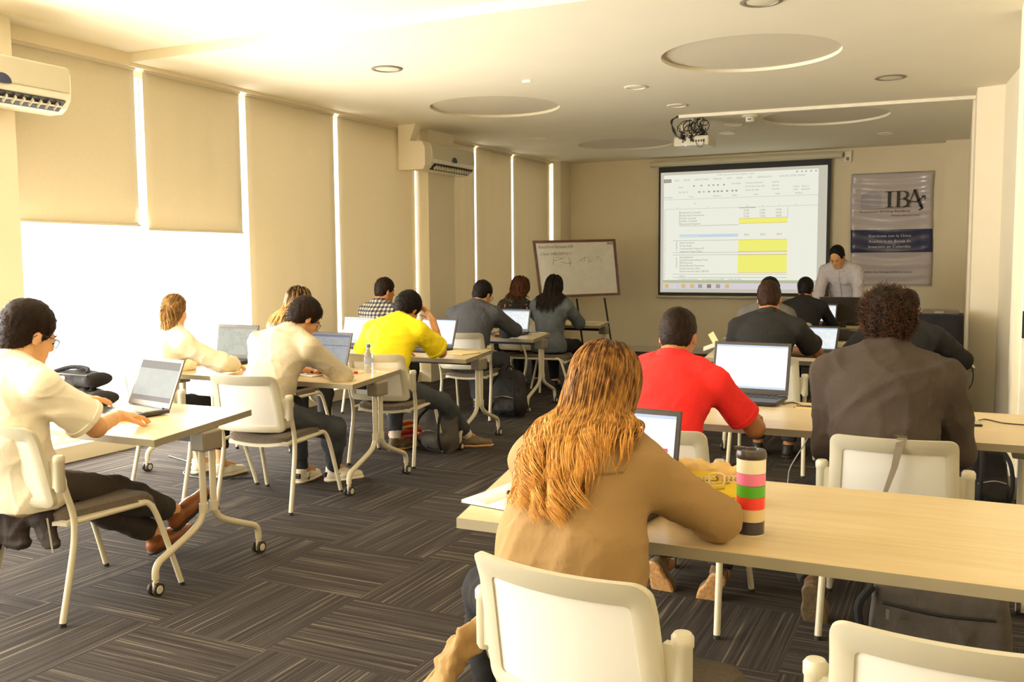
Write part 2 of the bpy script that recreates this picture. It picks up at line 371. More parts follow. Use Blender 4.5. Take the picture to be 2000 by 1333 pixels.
def text_mb(mb, s, x, z, h, y=0, mi=0, rot=0, depth=0, wfit=None, shear=0):
    """add lettering lying in the XZ plane facing -Y, left-bottom at (x,z), cap height h"""
    cu = bpy.data.curves.new('t', 'FONT'); cu.body = s; cu.size = h/.7; cu.resolution_u = 2; cu.shear = shear; cu.extrude = 0
    o = bpy.data.objects.new('t', cu); COL.objects.link(o); bpy.context.view_layer.update()
    me = bpy.data.meshes.new_from_object(o.evaluated_get(bpy.context.evaluated_depsgraph_get()))
    vs = [v.co.copy() for v in me.vertices]; fs = [tuple(p.vertices) for p in me.polygons]
    bpy.data.objects.remove(o); bpy.data.curves.remove(cu); bpy.data.meshes.remove(me)
    if not vs: return
    k = 1
    if wfit: k = wfit/max(1e-6, max(v.x for v in vs))
    c, sn = math.cos(rot), math.sin(rot)
    mb.add([(x+v.x*k*c-v.y*sn, y, z+v.x*k*sn+v.y*c) for v in vs], fs, mi)
# ================================================================ the room
from mathutils.geometry import tessellate_polygon
YF = 14.38; ZC = 3.05; ZN = 3.12; YB = -3.2; XR = 2.3; YBEAM = 5.48
m = MB(); m.b2(WX-.3, XR, YB, YF+.1, -.08, 0); struct(m, 'floor', 'carpet_tiles')
def slab_with_holes(mb, x0, x1, y0, y1, z, holes, th=.08):
    outer = [Vector((x0, y0, 0)), Vector((x1, y0, 0)), Vector((x1, y1, 0)), Vector((x0, y1, 0))]
    loops = [outer]
    for (cx, cy, r) in holes: loops.append([Vector((cx+r*math.cos(-2*pi*k/64), cy+r*math.sin(-2*pi*k/64), 0)) for k in range(64)])
    tris = tessellate_polygon(loops); flat = [v for l in loops for v in l]
    mb.add([(v.x, v.y, z) for v in flat], tris)
    b = 4
    for (cx, cy, r) in holes:
        ring = flat[b:b+64]; b += 64
        mb.add([(v.x, v.y, z) for v in ring]+[(v.x, v.y, z+th) for v in ring], [(i, (i+1) % 64, 64+(i+1) % 64, 64+i) for i in range(64)])
DISCS = [(-1.52, 7.48, .68), (-4.38, 8.78, .67), (-4.20, 12.42, .65), (-1.41, 11.1, .68)]
m = MB(); slab_with_holes(m, WX-.3, XR, YBEAM, YF, ZC, DISCS, .04)
m.add([(WX-.3, YBEAM, ZC), (XR, YBEAM, ZC), (XR, YBEAM, ZN), (WX-.3, YBEAM, ZN)], [(0, 1, 2, 3)])
m.add([(WX-.3, YB, ZN), (XR, YB, ZN), (XR, YBEAM, ZN), (WX-.3, YBEAM, ZN)], [(0, 1, 2, 3)])
m.b2(WX-.3, XR, YB, YF, 3.3, 3.34)
struct(m, 'ceiling', 'ceiling_paint')
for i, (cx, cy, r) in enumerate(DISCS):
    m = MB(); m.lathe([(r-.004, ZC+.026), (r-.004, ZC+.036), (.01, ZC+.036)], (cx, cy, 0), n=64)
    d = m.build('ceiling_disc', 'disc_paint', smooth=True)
    tag(d, ['large round recessed ceiling disc nearest the camera, right of centre', 'large round recessed ceiling disc near the window side, before the second air conditioner',
            'large round recessed ceiling disc close to the front wall on the window side', 'large round recessed ceiling disc beyond the cable duct, above the banner side'][i], 'ceiling disc', 'round recessed discs in the ceiling')
# walls
m = MB(); m.b2(WX-.3, .6, YF, YF+.15, 0, ZN); struct(m, 'wall_front', 'wall_paint')
m = MB(); m.b2(WX-.3, XR, YB-.15, YB, 0, ZN); struct(m, 'wall_back', 'wall_paint')
m = MB(); m.prism([(.10, 9.9), (.33, 9.83), (.60, 6.9), (1.2, 6.9), (1.2, YF), (.07, YF), (.07, 10.42), (.09, 10.42)], 0, ZN); struct(m, 'wall_right', 'pillar_paint')
m = MB(); m.b2(.31, XR, 6.36, 6.95, 0, ZN); struct(m, 'wall_right_return', 'pillar_paint')
m = MB(); m.b2(XR, XR+.15, YB, 6.4, 0, ZN); struct(m, 'wall_right_near', 'wall_paint')
m = MB(); m.b2(-.22, .08, 14.1, YF, 0, ZC); struct(m, 'wall_front_column', 'wall_paint')
m = MB(); m.b2(WX, WX+.13, YF-.42, YF, 0, ZC); struct(m, 'wall_corner_column', 'pillar_paint')
m = MB(); m.b2(WX+.13, -.22, YF-.02, YF, 0, .10); struct(m, 'baseboard_front', 'disc_paint')
m = MB(); m.b2(.295, .31, 6.36, 6.95, 0, .14); m.b2(.295, XR, 6.345, 6.36, 0, .14); struct(m, 'baseboard_right', 'baseboard_grey')
d = struct((lambda q: (q.b2(.34, 1.25, 6.315, 6.36, .14, 2.2), q)[1])(MB()), 'door_1', 'white_trim', bevel=.006)
m = MB(); m.b2(.345, .40, 6.29, 6.315, .99, 1.15); m.tube([(.36, 6.29, 1.12), (.36, 6.25, 1.12), (.48, 6.25, 1.12)], .01); m.build('door_handle', 'black_metal', d)
# window wall: kerb, head, columns, mullions, panes
m = MB(); m.b2(WX-.3, WX, YB, YF, 0, .12); m.b2(WX-.3, WX, YB, YF, ZC-.03, ZN+.02); struct(m, 'wall_left', 'wall_paint')
m = MB(); m.b2(WX-.3, WX+.16, 3.55, 4.33, 0, ZN); struct(m, 'wall_left_column_near', 'pillar_paint')
m = MB(); m.b2(WX-.3, WX+.14, 9.80, 10.44, 0, ZC); struct(m, 'wall_left_column_far', 'pillar_paint')
def window(n, y0, y1, posts):
    m = MB(); x = WX-.16
    for y in [y0+.02]+posts+[y1-.02]: m.b2(x-.03, x+.03, y-.022, y+.022, .12, ZC-.03)
    m.b2(x-.03, x+.03, y0, y1, .12, .17); m.b2(x-.03, x+.03, y0, y1, ZC-.08, ZC-.03)
    o = struct(m, 'window_%d' % n, 'aluminium')
    g = MB(); g.b2(x-.003, x+.003, y0+.04, y1-.04, .17, ZC-.08); g.build('window_pane', 'window_glass', o)
window(1, YB, 3.55, [-1.5, .2, 1.9]); window(2, 4.33, 9.80, [8.22]); window(3, 10.44, YF-.42, [11.36, 12.54, 13.72])
# roller blinds
BL = [(4.36, 5.55, 1.765, 'roller blind raised halfway, behind the near air conditioner'), (5.63, 6.75, 1.735, 'raised roller blind, right of the near air conditioner'),
      (6.83, 8.17, .16, 'lowered roller blind directly right of the raised ones'), (8.245, 9.78, .16, 'lowered roller blind just before the wall column with the air conditioner'),
      (10.46, 11.33, .16, 'lowered roller blind below the far air conditioner'), (11.40, 12.50, .16, 'lowered roller blind between two bright gaps, far windows'), (12.57, 13.92, .16, 'last lowered roller blind, next to the whiteboard corner')]
for i, (y0, y1, zb, lab) in enumerate(BL):
    t = thing('roller_blind', lab, 'blind', (WX-.045, (y0+y1)/2, zb), 0, 'roller blinds along the window wall'); W = (y1-y0)/2; H = 3.04-zb
    m = MB(); n = 14
    vs = [(.004*math.sin(k*1.7+i)*1.0, -W+2*W*k/n, z*H/8) for z in range(9) for k in range(n+1)]
    fs = [(z*(n+1)+k, z*(n+1)+k+1, (z+1)*(n+1)+k+1, (z+1)*(n+1)+k) for z in range(8) for k in range(n)]
    m.add(vs, fs); o = m.build('blind_cloth', 'blind_cloth', t, smooth=True)
    sd = o.modifiers.new('s', 'SOLIDIFY'); sd.thickness = .0012
    m = MB(); m.tube([(0, -W, .01), (0, W, .01)], .011); m.build('bottom_bar', 'frame_plastic', t)
    m = MB(); m.tube([(-.0, -W, H-.02), (-.0, W, H-.02)], .022); m.build('roller', 'blind_cloth', t)
    m = MB(); m.tube([(.02, W+.02, H-.1), (.02, W+.02, min(H-.3, .5))], .003, n=6); m.build('pull_chain', 'white_trim', t)
# blinds of the windows behind the camera, half raised
for y0, y1 in ((YB+.05, -1.55), (-1.45, .15), (.25, 1.85), (1.95, 3.5)):
    pass
# downlights
for (x, y, kind) in [(-4.29, 6.62, 0), (-.60, 8.97, 0), (-2.73, 8.37, 1), (-2.67, 9.55, 2), (-4.96, 11.22, 2), (-2.68, 11.92, 1), (-1.15, 5.98, 0), (-2.45, 11.2, 2), (-.9, 12.9, 1)]:
    lab = {(-4.29, 6.62): 'round ceiling downlight with grey ring above the window-side tables', (-.60, 8.97): 'round ceiling downlight with grey ring near the right wall pillar', (-2.73, 8.37): 'white round ceiling downlight between the two nearer ceiling discs',
           (-2.67, 9.55): 'small white grille downlight just before the projector', (-4.96, 11.22): 'small downlight between the window-side ceiling discs', (-2.68, 11.92): 'faint white downlight behind the projector',
           (-1.15, 5.98): 'ceiling downlight cut off by the top edge of the photo', (-2.45, 11.2): 'white grille downlight beneath the smoke detector', (-.9, 12.9): 'faint flat downlight close to the front wall above the banner'}[(x, y)]
    t = thing('downlight', lab, 'ceiling light', (x, y, ZC), 0, 'round ceiling downlights')
    r = .125 if kind == 0 else .105
    m = MB(); m.lathe([(r, 0), (r+.004, -.006), (r-.004, -.010), (r-.022, -.010), (r-.026, -.002)], (0, 0, 0), n=40); m.build('trim_ring', 'bracket_grey' if kind == 0 else 'white_trim', t, smooth=True)
    m = MB(); m.lathe([(r-.026, -.003), (r-.05, -.007), (.01, -.008)], (0, 0, 0), n=40); m.build('diffuser', 'disc_paint' if kind == 0 else 'white_trim', t, smooth=True)
# smoke detector
t = thing('smoke_detector', 'white round smoke detector on the ceiling right of the projector', 'smoke detector', (-2.14, 10.6, ZC))
m = MB(); m.lathe([(.085, 0), (.085, -.012), (.05, -.022)], (0, 0, 0), n=28); m.build('base', 'white_trim', t, smooth=True)
m = MB(); m.lathe([(.045, -.02), (.045, -.065), (.035, -.07)], (0, 0, 0), n=20); m.build('sensor_cap', 'white_trim', t, smooth=True)
m = MB(); m.b2(-.018, .018, -.048, -.043, -.055, -.035); m.build('label_plate', 'bracket_grey', t)
# cable duct
m = MB(); a, b = Vector((-2.83, 10.18)), Vector((.09, 10.34)); n = Vector((-(b-a).y, (b-a).x)).normalized()*.05
m.prism([a, b, b+n, a+n], ZC-.034, ZC-.001); tag(m.build('cable_duct', 'white_trim'), 'white cable duct running along the ceiling from projector to pillar', 'cable duct')
m = MB(); m.b2(-3.52, -3.44, 7.6, 7.61, ZC-.02, ZC); tag(m.build('ceiling_hook', 'white_trim'), 'tiny white hook on the ceiling between downlights', 'hook')
# projector
t = thing('projector', 'cream ceiling projector tangled with black cables', 'projector', (-2.71, 10.42, 2.76), R(-3))
m = MB(); m.b2(-.20, .20, -.14, .16, -.04, .07); o = m.build('body', 'frame_plastic', t, bevel=.02, seg=3)
m = MB(); m.lathe([(.045, .16), (.045, .19), (.036, .19)], (-.09, 0, .015), axis='y'); m.build('lens', 'black_plastic', t, smooth=True)
m = MB(); m.tube([(0, 0, .07), (0, 0, .27)], .018); m.lathe([(.07, .27), (.07, .29)], (0, 0, 0)); m.box((0, 0, .09), (.16, .12, .02)); m.build('mount', 'steel', t)
m = MB(); m.b2(-.13, -.05, -.10, -.02, .14, .20); m.build('power_supply', 'disc_paint', t, bevel=.004)
m = MB()
for x in (-.10, .02, .05, .08, .11, .135): m.b2(x, x+.018, -.143, -.138, .0, .022)
m.b2(-.14, -.11, -.143, -.138, .04, .046); m.build('ports', 'black_plastic', t)
m = MB(); m.lathe([(.006, -.144), (.006, -.140)], (-.06, 0, -.035), axis='y', n=10); m.build('indicator_light', 'led_blue', t)
m = MB()
for k in range(26):
    c = Vector((random.uniform(-.13, .14), random.uniform(-.14, .02), random.uniform(.03, .22))); pts = []
    a0 = random.uniform(0, 6.28); rr = random.uniform(.03, .085); ax = Vector((random.gauss(0, 1), random.gauss(0, 1.6), random.gauss(0, .6))).normalized(); u = ax.orthogonal().normalized(); v = ax.cross(u)
    nn = random.randint(8, 16)
    for q in range(nn): pts.append(c+u*rr*math.cos(a0+q*.45)+v*rr*.7*math.sin(a0+q*.45)+Vector((0, 0, .004*q)))
    m.tube(arc(pts, 3), random.choice((.004, .0055, .007)), n=6)
for k in range(3): m.tube(arc([(-.12+.02*k, -.22, .285), (-.19-.01*k, -.2, .24), (-.20+.012*k, -.17, .14), (-.15, -.15, .07), (-.06, -.15, .02+.01*k)], 6), .006, n=6)
m.tube(arc([(.06, -.15, .0), (.09, -.16, -.055), (.14, -.16, -.05), (.15, -.15, .03)], 6), .003, n=6)
for k in range(5): m.box((random.uniform(-.1, .1), -.16, random.uniform(0, .1)), (.05, .025, .02), Euler((random.random(), random.random()*3, random.random()*3)).to_matrix())
m.build('cables', 'black_plastic', t, smooth=True)
# air conditioners
def ac_unit(lab, x, y0, y1, z0, z1, near_box=False):
    """x = wall face the unit hangs on; body projects .23 towards the room"""
    t = thing('air_conditioner', lab, 'air conditioner', (x, (y0+y1)/2, z0), 0, 'split air conditioners on the window wall')
    L = (y1-y0)/2; H = z1-z0; D = .23
    prof = [(0, 0), (D*.55, 0), (D*.78, H*.10), (D*.96, H*.28), (D, H*.5), (D*.98, H*.8), (D*.9, H*.96), (D*.75, H), (0, H)]
    m = MB(); n = len(prof); m.add([(p[0], -L, p[1]) for p in prof]+[(p[0], L, p[1]) for p in prof], [tuple(range(n)), tuple(range(n, 2*n))[::-1]]+[(i, n+i, n+(i+1) % n, (i+1) % n) for i in range(n)])
    m.build('casing', 'white_trim', t, bevel=.008, seg=3)
    m = MB(); m.b2(D*.99, D*1.03, -L+.02, L-.02, H*.42, H*.93); m.build('front_panel', 'frame_plastic', t, bevel=.006)
    m = MB(); rot = Euler((0, R(-38), 0)).to_matrix(); m.box((D*.86, 0, H*.145), (.10, 2*L-.12, .012), rot); m.build('air_outlet', 'black_plastic', t)
    m = MB()
    for k in range(14): m.box((D*.9, -L+.12+k*(2*L-.24)/13, H*.13), (.06, .006, .035), rot)
    m.box((D*.93, 0, H*.12), (.012, 2*L-.14, .006), rot); m.build('louvres', 'frame_plastic', t)
    m = MB(); m.lathe([(.055, D*1.03), (.055, D*1.04)], (0, 0, H*.42), axis='x', n=24)
    m.v = [(v[0], v[1]*1.2, v[2] if v[2] > H*.42-.0 else H*.42-(H*.42-v[2])*.2) for v in m.v]; m.build('display_window', 'banner_navy', t)
    return t
ac_unit('white split air conditioner high on the left edge of the photo', WX+.16, 3.55, 4.60, 2.50, 2.82)
ac_unit('white split air conditioner on the far window column beside the duct cover', WX+.14, 9.50, 10.56, 2.53, 2.85)
m = MB(); m.add([(WX+.0, y, z) for y in (9.28, 9.5) for z in (2.52, 2.84, 3.05)]+[(WX+.36, y, 2.52) for y in (9.28, 9.5)]+[(WX+.36, y, 2.84) for y in (9.28, 9.5)]+[(WX+.14, y, 2.86) for y in (9.28, 9.5)]+[(WX+.26, y, 3.05) for y in (9.28, 9.5)], [])
m = MB(); pr_ = [(WX, 2.53), (WX+.33, 2.53), (WX+.36, 2.58), (WX+.36, 2.78), (WX+.32, 2.85), (WX+.16, 2.86), (WX+.24, 3.05), (WX, 3.05)]; n = len(pr_)
m.add([(p[0], 9.36, p[1]) for p in pr_]+[(p[0], 9.50, p[1]) for p in pr_], [tuple(range(n)), tuple(range(n, 2*n))[::-1]]+[(i, n+i, n+(i+1) % n, (i+1) % n) for i in range(n)])
tag(m.build('duct_cover', 'pillar_paint', bevel=.004), 'cream pipe cover box rising to the ceiling beside the far air conditioner', 'duct cover')
# ---------------------------------------------------------------- projection screen
SX0, SX1, SZ0, SZ1 = -4.285, -1.715, .915, 2.905
t = thing('projection_screen', 'pulled-down projection screen showing a spreadsheet, black border', 'projection screen', (0, YF, 0))
m = MB(); m.tube([(SX0-.13, -.10, SZ1+.045), (SX1+.15, -.10, SZ1+.045)], .045, n=14); m.b2(SX0-.14, SX1+.16, -.13, -.0, SZ1+.06, SZ1+.085); m.build('housing', 'frame_plastic', t, smooth=True)
m = MB(); m.b2(SX0, SX1, -.075, -.071, SZ0, SZ1); m.build('border', 'black_metal', t)
ix0, ix1, iz0, iz1 = SX0+.035, SX1-.05, SZ0+.045, SZ1-.085
m = MB(); m.b2(ix0, ix1, -.079, -.075, iz0, iz1); m.build('screen_cloth', 'proj_grey', t)
m = MB(); m.tube([(SX0-.02, -.075, SZ0-.025), (SX1+.02, -.075, SZ0-.025)], .018, n=10); m.build('bottom_bar', 'frame_plastic', t)
# projected picture : mapped from photo-like unit square
PM = ['proj_white', 'proj_yellow', 'proj_blue', 'proj_text', 'proj_lilac', 'proj_green', 'proj_line', 'proj_red', 'proj_orange', 'proj_dark']
px0, px1, pz0, pz1 = ix0+.05, ix1-.125, iz0+.055, iz1-.045
PW, PH = px1-px0, pz1-pz0
m = MB()
def pq(u0, u1, v0, v1, mi, y): m.b2(px0+u0*PW, px0+u1*PW, y-.0006, y, pz0+v0*PH, pz0+v1*PH, mi)
def pt(s, u, v, h, mi=3, wf=None, rot=0): text_mb(m, s, px0+u*PW, pz0+v*PH, h*PH, -.0832, mi, rot, wfit=(wf*PW if wf else None))
pq(0, 1, 0, 1, 0, -.0795); pq(0, 1, 0, .048, 4, -.081); pq(0, 1, .050, .078, 5, -.081)
for u, c in ((.01, 8), (.125, 8), (.185, 8), (.24, 3), (.30, 9), (.36, 3), (.42, 8)): pq(u, u+.028, .008, .042, c, -.082)
for u in (.10, .16, .22): pq(u, u+.001, 0, .048, 3, -.0815)
pq(0, .052, .935, .965, 9, -.082); pt('ARCHIVO', .004, .943, .014, 0, .044)
for s, u, wf in (('INICIO', .075, .03), ('INSERTAR', .135, .045), ('DISEÑO DE PÁGINA', .21, .095), ('FÓRMULAS', .335, .055), ('DATOS', .425, .03), ('REVISAR', .487, .04), ('VISTA', .56, .028), ('DESARROLLADOR', .62, .09), ('SANCHEZ CASTRO ANDRES', .76, .16)): pt(s, u, .945, .014, 3, wf)
pt('AT100 - Ejercicios (Modelo Completo) - Excel', .36, .978, .013, 3, .24)
for u in (.865, .895, .92, .95, .98): pq(u, u+.008, .978, .988, 6, -.082)
for s, u, v, wf in (('Formato condicional', .545, .90, .11), ('Dar formato como tabla', .545, .87, .125), ('Estilos de celda', .545, .84, .085), ('Insertar', .715, .90, .045), ('Eliminar', .715, .87, .045), ('Formato', .715, .84, .045), ('Fuente', .10, .885, .035), ('Fuente', .175, .80, .03), ('Alineación', .335, .80, .05), ('Número', .46, .80, .035), ('Estilos', .60, .80, .03), ('Celdas', .735, .80, .03), ('Modificar', .86, .80, .045), ('Ordenar', .845, .855, .04), ('y filtrar', .845, .83, .035), ('Buscar y', .90, .855, .045), ('seleccionar', .895, .83, .055), ('Portapapeles', .0, .80, .06), ('Personalizada', .455, .90, .06), ('fx', .21, .74, .012), ('N K S', .105, .84, .06)): pt(s, u, v, .0145, 3, wf)
for u in (.235, .265, .30, .335, .36, .385, .42, .455, .48): pq(u, u+.014, .838, .852, 3 if u not in (.265,) else 8, -.082)
for u in (.20, .25, .30, .33, .36, .40): pq(u, u+.012, .893, .905, 3, -.082)
pq(0, 1, .785, .787, 3, -.082); pq(.01, 1, .70, .702, 3, -.082)
for i in range(33): pt(str(50+i), .004, .685-.0185*i, .010, 3)
pq(.508, .612, .694, .698, 6, -.083)
for s, u in (('D', .555), ('E', .655), ('F', .76), ('G', .86), ('B', .09), ('C', .30)): pt(s, u, .705, .012, 3)
rows = ['Inventario/Ac. Corriente', 'Activos Fijos/Total Activos', 'CxC/Ac. Corriente', 'CxP/Pas. Corriente', 'Depreciación/Ingresos']
for i, s in enumerate(rows): pt(s, .112, .662-.0247*i, .0155, 6, [.143, .165, .11, .118, .14][i])
for i, rr in enumerate((('15.9%', '13.3%', '14.2%'), ('51.2%', '52.9%', '50.2%'), ('17.5%', '17.0%', '20.8%'))):
    for j, s in enumerate(rr): pt(s, .535+.103*j, .667-.0262*i, .0155, 6, .036)
pq(.506, .815, .565, .605, 1, -.082)
for v in (.563, .606): pq(.506, .815, v, v+.002, 7, -.0825)
pq(.108, .11, .56, .685, 6, -.082); pq(.11, .505, .552, .555, 3, -.082); pq(.814, .816, .605, .69, 3, -.082)
pq(.11, .503, .452, .478, 2, -.082); pt('Razones Financieras', .113, .457, .015, 0, .125)
for j, s in enumerate(('2016', '2015', '2014')): pt(s, .54+.104*j, .460, .016, 6, .032)
for v in (.423, .318, .297, .128, .10): pq(.065, .815, v, v+.0025, 6, -.082)
pq(.505, .815, .325, .425, 1, -.0825); pq(.502, .815, .144, .297, 1, -.0825)
for (a, b, v) in ((.505, .815, .324), (.505, .815, .424), (.502, .815, .143), (.502, .815, .296)): pq(a, b, v, v+.002, 7, -.083)
for s, i in (('Razón Corriente', 0), ('Prueba Ácida', 1), ('Concentración Pasivos CP', 2), ('Capital de Trabajo (Neto)', 3)): pt(s, .112, .398-.0252*i, .0155, 6, [.10, .083, .168, .155][i])
for s, i in (('Endeudamiento', 0), ('Deuda Financiera/Deuda Total', 1), ('EBIT/Intereses', 2), ('Ebitda/Deuda Financiera', 3), ('Deuda Financiera Neta', 4), ('Deuda Financiera Neta / EBITDA', 5)): pt(s, .112, .272-.0248*i, .0155, 6, [.095, .19, .09, .17, .14, .20][i])
pt('Liquidez', .095, .34, .013, 6, .06, pi/2); pt('Solvencia', .095, .185, .013, 6, .07, pi/2); pt('Otros', .112, .105, .014, 6)
for s, u, wf in (('12 Análisis Indicadores', .10, .14), ('12 Creación de los 3 EEFF', .265, .15), ('12 Flujo de Caja', .435, .09)): pt(s, u, .080, .014, 3, wf)
m.build('projected_picture', PM, t)
t2 = thing('screen_control_box', 'small white control box on the wall right of the screen housing', 'control box', (-1.50, YF-.02, 2.93))
m = MB(); m.b2(-.05, .05, -.03, .02, -.08, .08); m.build('cover', 'white_trim', t2, bevel=.005); m = MB(); m.b2(-.02, .02, -.036, -.03, -.06, -.01); m.build('switch', 'bracket_grey', t2)
# ---------------------------------------------------------------- banner
t = thing('banner', 'glossy academy banner with navy band hung on the front wall', 'banner', (0, YF, 0))
BX0, BX1, BZ0, BZ1 = -1.44, -.36, 1.08, 2.67
nx, nz = 26, 44; vs = []
def by(u, v): return -.02-.014*(math.sin(v*52+2*math.sin(u*3)+3*math.sin(v*7))*.5+.5)-.008*math.sin(u*9+v*5)-.01*math.exp(-((u-.06)**2)/.002)-.01*math.exp(-((u-.93)**2)/.002)
for j in range(nz+1):
    for i in range(nx+1):
        u, v = i/nx, j/nz; vs.append((BX0+(BX1-BX0)*u+.01*math.sin(v*6), by(u, v), BZ0+(BZ1-BZ0)*v))
m = MB(); m.add(vs, [(j*(nx+1)+i, j*(nx+1)+i+1, (j+1)*(nx+1)+i+1, (j+1)*(nx+1)+i) for j in range(nz) for i in range(nx)], 0)
k = 0
m.m = [(1 if (.285 < ((f//nx)+.5)/nz < .495) else 0) for f in range(len(m.f))]
o = m.build('banner_sheet', ['banner_vinyl', 'banner_navy'], t, smooth=True); sd = o.modifiers.new('s', 'SOLIDIFY'); sd.thickness = .001
m = MB(); BW, BH = BX1-BX0, BZ1-BZ0
def bx(u): return BX0+u*BW
def bz(v): return BZ0+v*BH
yb = -.047
def quad(u0, v0, u1, v1, mi=0): m.b2(bx(u0), bx(u1), yb-.001, yb, bz(v0), bz(v1), mi)
def ring_arc(cu, cv, r0, r1, a0, a1, sx=1.0, mi=0, nn=18):
    vs = []
    for q in range(nn+1):
        a = a0+(a1-a0)*q/nn
        th = abs(math.cos(a))
        for r in (r0+(r1-r0)*0, r0+(r1-r0)*(.35+.65*th)): vs.append((bx(cu)+r*math.cos(a)*sx, yb, bz(cv)+r*math.sin(a)))
    m.add(vs, [(2*q, 2*q+1, 2*q+3, 2*q+2) for q in range(nn)], mi)
# I
quad(.455, .695, .495, .835); quad(.425, .83, .53, .836); quad(.425, .694, .53, .70)
# B
quad(.565, .695, .60, .835); quad(.545, .83, .64, .836); quad(.545, .694, .64, .70); quad(.59, .762, .65, .768)
ring_arc(.64, .801, .040, .072, -pi/2, pi/2, 1.0); ring_arc(.64, .731, .046, .082, -pi/2, pi/2, 1.1)
# A with an arrow crossbar
def stroke(p0, p1, w0, mi=0):
    a, b = Vector((bx(p0[0]), bz(p0[1]))), Vector((bx(p1[0]), bz(p1[1]))); n_ = Vector((-(b-a).y, (b-a).x)).normalized()*w0/2
    m.add([(q.x, yb-.0012, q.y) for q in (a-n_, b-n_, b+n_, a+n_)], [(0, 1, 2, 3)], mi)
stroke((.70, .695), (.775, .845), .012); stroke((.775, .845), (.855, .695), .036); stroke((.855, .71), (.87, .672), .028); stroke((.87, .675), (.83, .665), .016); stroke((.68, .697), (.74, .697), .007)
stroke((.72, .745), (.80, .735), .012); stroke((.80, .735), (.89, .785), .016); stroke((.86, .785), (.905, .785), .014); stroke((.90, .79), (.90, .755), .014)
quad(.13, .684, .66, .688, 1)
for q in range(15):
    f = q/14; stroke((.12, .70+.10*f), (.24+.02*f, .70+.145*f), .0035, 2); stroke((.24+.02*f, .70+.145*f), (.375, .70+.11*f), .003, 2)
text_mb(m, 'Investment Banking Academy', bx(.11), bz(.652), .03, yb, 0, wfit=.62*BW)
text_mb(m, 'Become what you want', bx(.50), bz(.617), .02, yb, 0, wfit=.34*BW, shear=.25)
for i, (s, wf) in enumerate((('Entrénate con la Única', .52), ('Academia de Banca de', .52), ('Inversión en Colombia', .52))): text_mb(m, s, bx(.23), bz(.432-.048*i), .038, yb, 3, wfit=wf*BW)
text_mb(m, 'www.ibankingacademy.com', bx(.17), bz(.115), .026, yb, 0, wfit=.6*BW)
m.build('lettering', ['ink_dark', 'ink_brown', 'banner_blue', 'banner_text'], t)
m = MB(); m.tube([(BX0, -.012, BZ1), (BX1, -.012, BZ1)], .008); m.build('hanging_rod', 'steel', t)
# ---------------------------------------------------------------- whiteboard on easel
WB = Vector((-5.115, 12.86, 0)); t = thing('whiteboard_easel', 'tilted wood-framed whiteboard with faint handwriting on a black easel', 'whiteboard', WB, 0)
A, B, C_, D_ = Vector((-.765, .93, 0)), Vector((-.775+1.42, .985, 0)), None, None
# outline corners (x, z): lower edge shifted right, board leans
q = [Vector((-.545, .906)), Vector((.72, .966)), Vector((.606, 1.775)), Vector((-.705, 1.770))]
def on(u, v, y=0):
    a = q[0].lerp(q[1], u); b = q[3].lerp(q[2], u); p = a.lerp(b, v); return Vector((p.x, y+.10*(v-.5), p.y))
def strip(m_, u0, v0, u1, v1, y0, y1, mi=0):
    c = [on(u0, v0), on(u1, v0), on(u1, v1), on(u0, v1)]; vs = [p+Vector((0, y0, 0)) for p in c]+[p+Vector((0, y1, 0)) for p in c]
    m_.add(vs, [(0, 1, 2, 3), (7, 6, 5, 4)]+[(i, 4+i, 4+(i+1) % 4, (i+1) % 4) for i in range(4)], mi)
m = MB(); strip(m, .02, .03, .98, .97, -.004, .01); m.build('writing_surface', 'whiteboard_surface', t)
m = MB(); strip(m, 0, 0, 1, .045, -.02, .012); strip(m, 0, .955, 1, 1, -.02, .012); strip(m, 0, .04, .028, .96, -.02, .012); strip(m, .972, .04, 1, .96, -.02, .012); m.build('frame', 'dark_wood', t, bevel=.003)
tm = MB(); text_mb(tm, 'ResetHotel Bonestar100', .0, .86, .055, 0, 0, wfit=.43, shear=.15); text_mb(tm, 'Clave: HB10091611', .01, .74, .05, 0, 0, wfit=.40, shear=.15)
m = MB(); m.add([on(.06+v[0]/1.0, v[2]+.0, -.0065) for v in tm.v], tm.f); m.build('handwriting', 'ink_grey', t)
m = MB()
for pts in ([(.22, .58), (.24, .70), (.30, .70)], [(.24, .645), (.29, .65)], [(.33, .62), (.36, .60), (.40, .58), (.44, .60)], [(.42, .70), (.44, .60), (.43, .55)], [(.55, .62), (.60, .68), (.62, .66), (.60, .60)], [(.66, .70), (.67, .60), (.64, .58), (.70, .62)], [(.75, .65), (.79, .68), (.82, .66), (.80, .60)], [(.15, .36), (.22, .30), (.30, .25)]):
    m.tube([on(u, v, -.007) for u, v in pts], .0022, n=5)
m.build('brown_marks', 'ink_brown', t)
m = MB()
for pts in ([(.30, .67), (.345, .68)], [(.61, .685), (.635, .685)], [(.76, .69), (.78, .692)]): m.tube([on(u, v, -.008) for u, v in pts], .004, n=5)
m.build('red_marks', 'ink_red', t)
m = MB(); strip(m, .90, .905, .965, .94, -.012, -.004); m.build('label_plate', 'bracket_grey', t)
m = MB(); m.tube([(.45, .02, .92), (.63, -.06, .0)], .014); m.tube([(-.42, .02, .90), (-.62, -.06, .0)], .014); m.tube([(0, .06, .9), (0, .38, .0)], .014); m.tube([(-.50, -.01, .45), (.53, -.01, .45)], .01); m.build('easel', 'black_metal', t, smooth=True)
